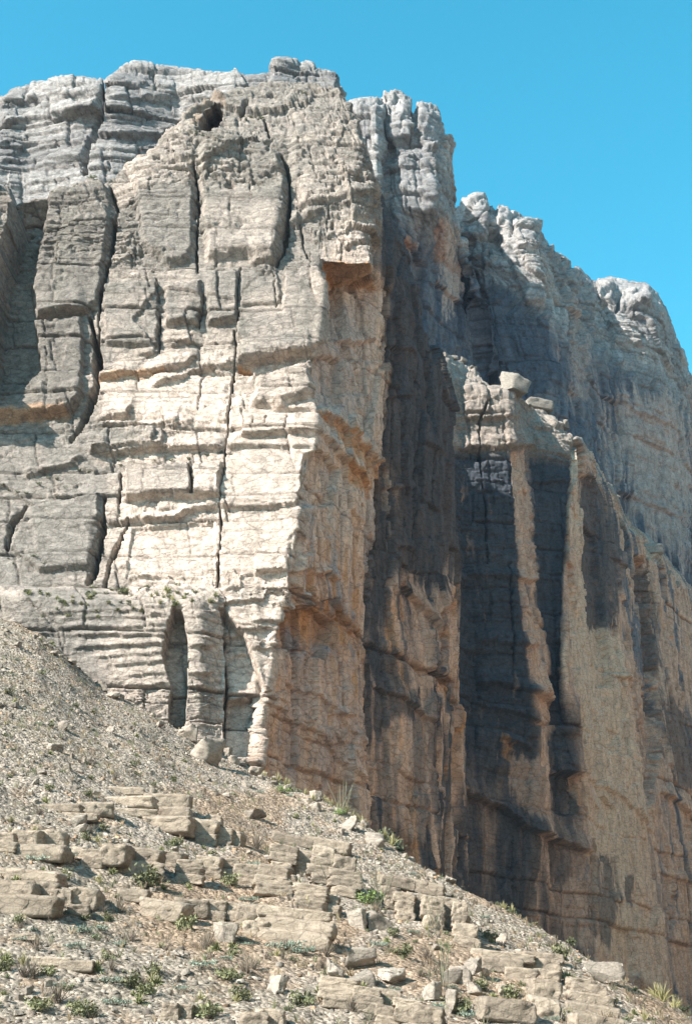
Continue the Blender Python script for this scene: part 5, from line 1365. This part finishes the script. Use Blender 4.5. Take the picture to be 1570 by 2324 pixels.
# grass fringe on the crest and scrub behind it
for i in range(90):
    u = 590 + 990 * (i + rnd.uniform(-.4, .4)) / 90
    v = np.interp(u, [p[0] for p in _crest], [p[1] for p in _crest]) + rnd.uniform(0, 12)
    sz = rnd.uniform(.7, 1.7); kind = 'grass' if rnd.random() < .7 else 'dot'
    plant_at(kind, u, v, sz, '%s%s on the crest before %s' % (sized(sz, 1.0, 1.4), 'dry grass tuft' if kind == 'grass' else 'dark little shrub', wall_at(u)), 'tufts along the crest')
for i in range(64):
    u = 850 + 780 * (i + rnd.uniform(-.5, .5)) / 64
    Y = np.interp(u, [p[0] for p in _crest], [p[2] for p in _crest])
    v = np.interp(u, [p[0] for p in _crest], [p[1] for p in _crest])
    p = at(u, v, Y + rnd.uniform(1.5, 7))
    p[2] = float(ground_z(p[0], p[1]))
    sz = rnd.uniform(.9, 2.0)
    plant('dark', p, sz, '%sdark scrub bush behind the crest below %s' % (sized(sz, 1.2, 1.6), wall_at(u)), 'dark scrub behind the crest')
# plants on the cliff ledges
for i in range(70):
    u = rnd.uniform(60, 490); v = rnd.choice([1338, 1345, 1350, 1358, 1366, 1372, 1385, 1402]) + rnd.uniform(-4, 4)
    kind = rnd.choice(['dot', 'dot', 'leafy', 'grass', 'spiky']); sz = rnd.uniform(.6, 1.3)
    part = ['at its left end', 'left of its middle', 'in its middle', 'above the layered beds', 'above the dark slot', 'between the two slots'][min(5, int((u - 60) / 430 * 6))]
    plant(kind, MAIN.point(u, v), sz, '%s%s on the rock bench, %s' % (sized(sz, .8, 1.1), words[kind].replace('small ', ''), part), 'shrubs on the rock bench')
for i, (u, v) in enumerate([(430, 1044), (390, 1045), (350, 1046), (315, 1042), (270, 1046), (275, 1058), (160, 1062), (180, 1070), (200, 1075), (130, 1090), (110, 1088), (90, 1100), (20, 1115), (40, 1118), (60, 1122), (10, 1100), (150, 1108), (100, 1280), (50, 1262), (20, 1268), (80, 1265), (30, 1280), (405, 1330), (440, 1345), (365, 738), (190, 510), (120, 435), (145, 445), (560, 275), (572, 268), (590, 272), (445, 302), (460, 308), (395, 320), (690, 205), (690, 212), (720, 245), (640, 290), (210, 400), (185, 290), (210, 280), (500, 1030), (470, 1035), (455, 1028)]):
    plant('dot', MAIN.point(u, v), rnd.uniform(.6, 1.4), 'tiny dark shrub on the main cliff %s' % ('beside the round cave' if v < 320 and u > 380 else 'along its upper left rim' if v < 520 else 'in the middle of the face' if v < 800 else 'on the long ledge' if v < 1062 and u > 250 else 'on the sloping left ledge' if v < 1200 else 'above the lower left blocks' if v < 1300 else 'just above the bench'), 'shrubs in the cracks of the main cliff')

# ================================================================== air of the canyon: far walls fade a little to blue
def haze(density):
    lo, hi = np.array((-900.0, -300.0, -4.0)), np.array((900.0, 900.0, 320.0))
    c = [(x, y, z) for z in (lo[2], hi[2]) for y in (lo[1], hi[1]) for x in (lo[0], hi[0])]
    me = mesh_from('haze', c, [(0, 2, 3, 1), (4, 5, 7, 6), (0, 1, 5, 4), (2, 6, 7, 3), (0, 4, 6, 2), (1, 3, 7, 5)], None, False)
    m = bpy.data.materials.new('canyon_air')
    n, l = nodes_of(m)
    n.remove(n['Principled BSDF'])
    v = n.new('ShaderNodeVolumePrincipled')
    v.inputs['Color'].default_value = (.62, .78, 1.0, 1)
    v.inputs['Density'].default_value = density
    v.inputs['Anisotropy'].default_value = .1
    l.new(v.outputs[0], n['Material Output'].inputs['Volume'])
    me.materials.append(m)
    return tag(link('haze', me), 'thin blue air between the canyon walls', 'haze', None, 'stuff')
haze(0.00006)
scene.cycles.volume_bounces = 0
scene.cycles.volume_step_rate = 10

# ================================================================== look-alikes that still share a label: say which one by its place in the row
bpy.context.view_layer.update()
_same = {}
for o in scene.objects:
    if o.parent is None and o.get('label') and o.get('category'):
        _same.setdefault(o['label'], []).append(o)
_ord = ['leftmost', 'second from left', 'third from left', 'fourth from left', 'fifth from left', 'sixth from left', 'seventh from left', 'eighth from left', 'ninth from left', 'tenth from left', 'eleventh from left', 'twelfth from left', 'thirteenth from left', 'fourteenth from left']
for lab, obs in _same.items():
    if 1 < len(obs) <= 14 and len(lab.split()) <= (15 if len(obs) == 2 else 13):
        obs.sort(key=lambda o: float(project(np.array(o.matrix_world.translation))[0]))
        for i, o in enumerate(obs):
            o['label'] = lab + ', ' + ('rightmost' if i == len(obs) - 1 else _ord[i])
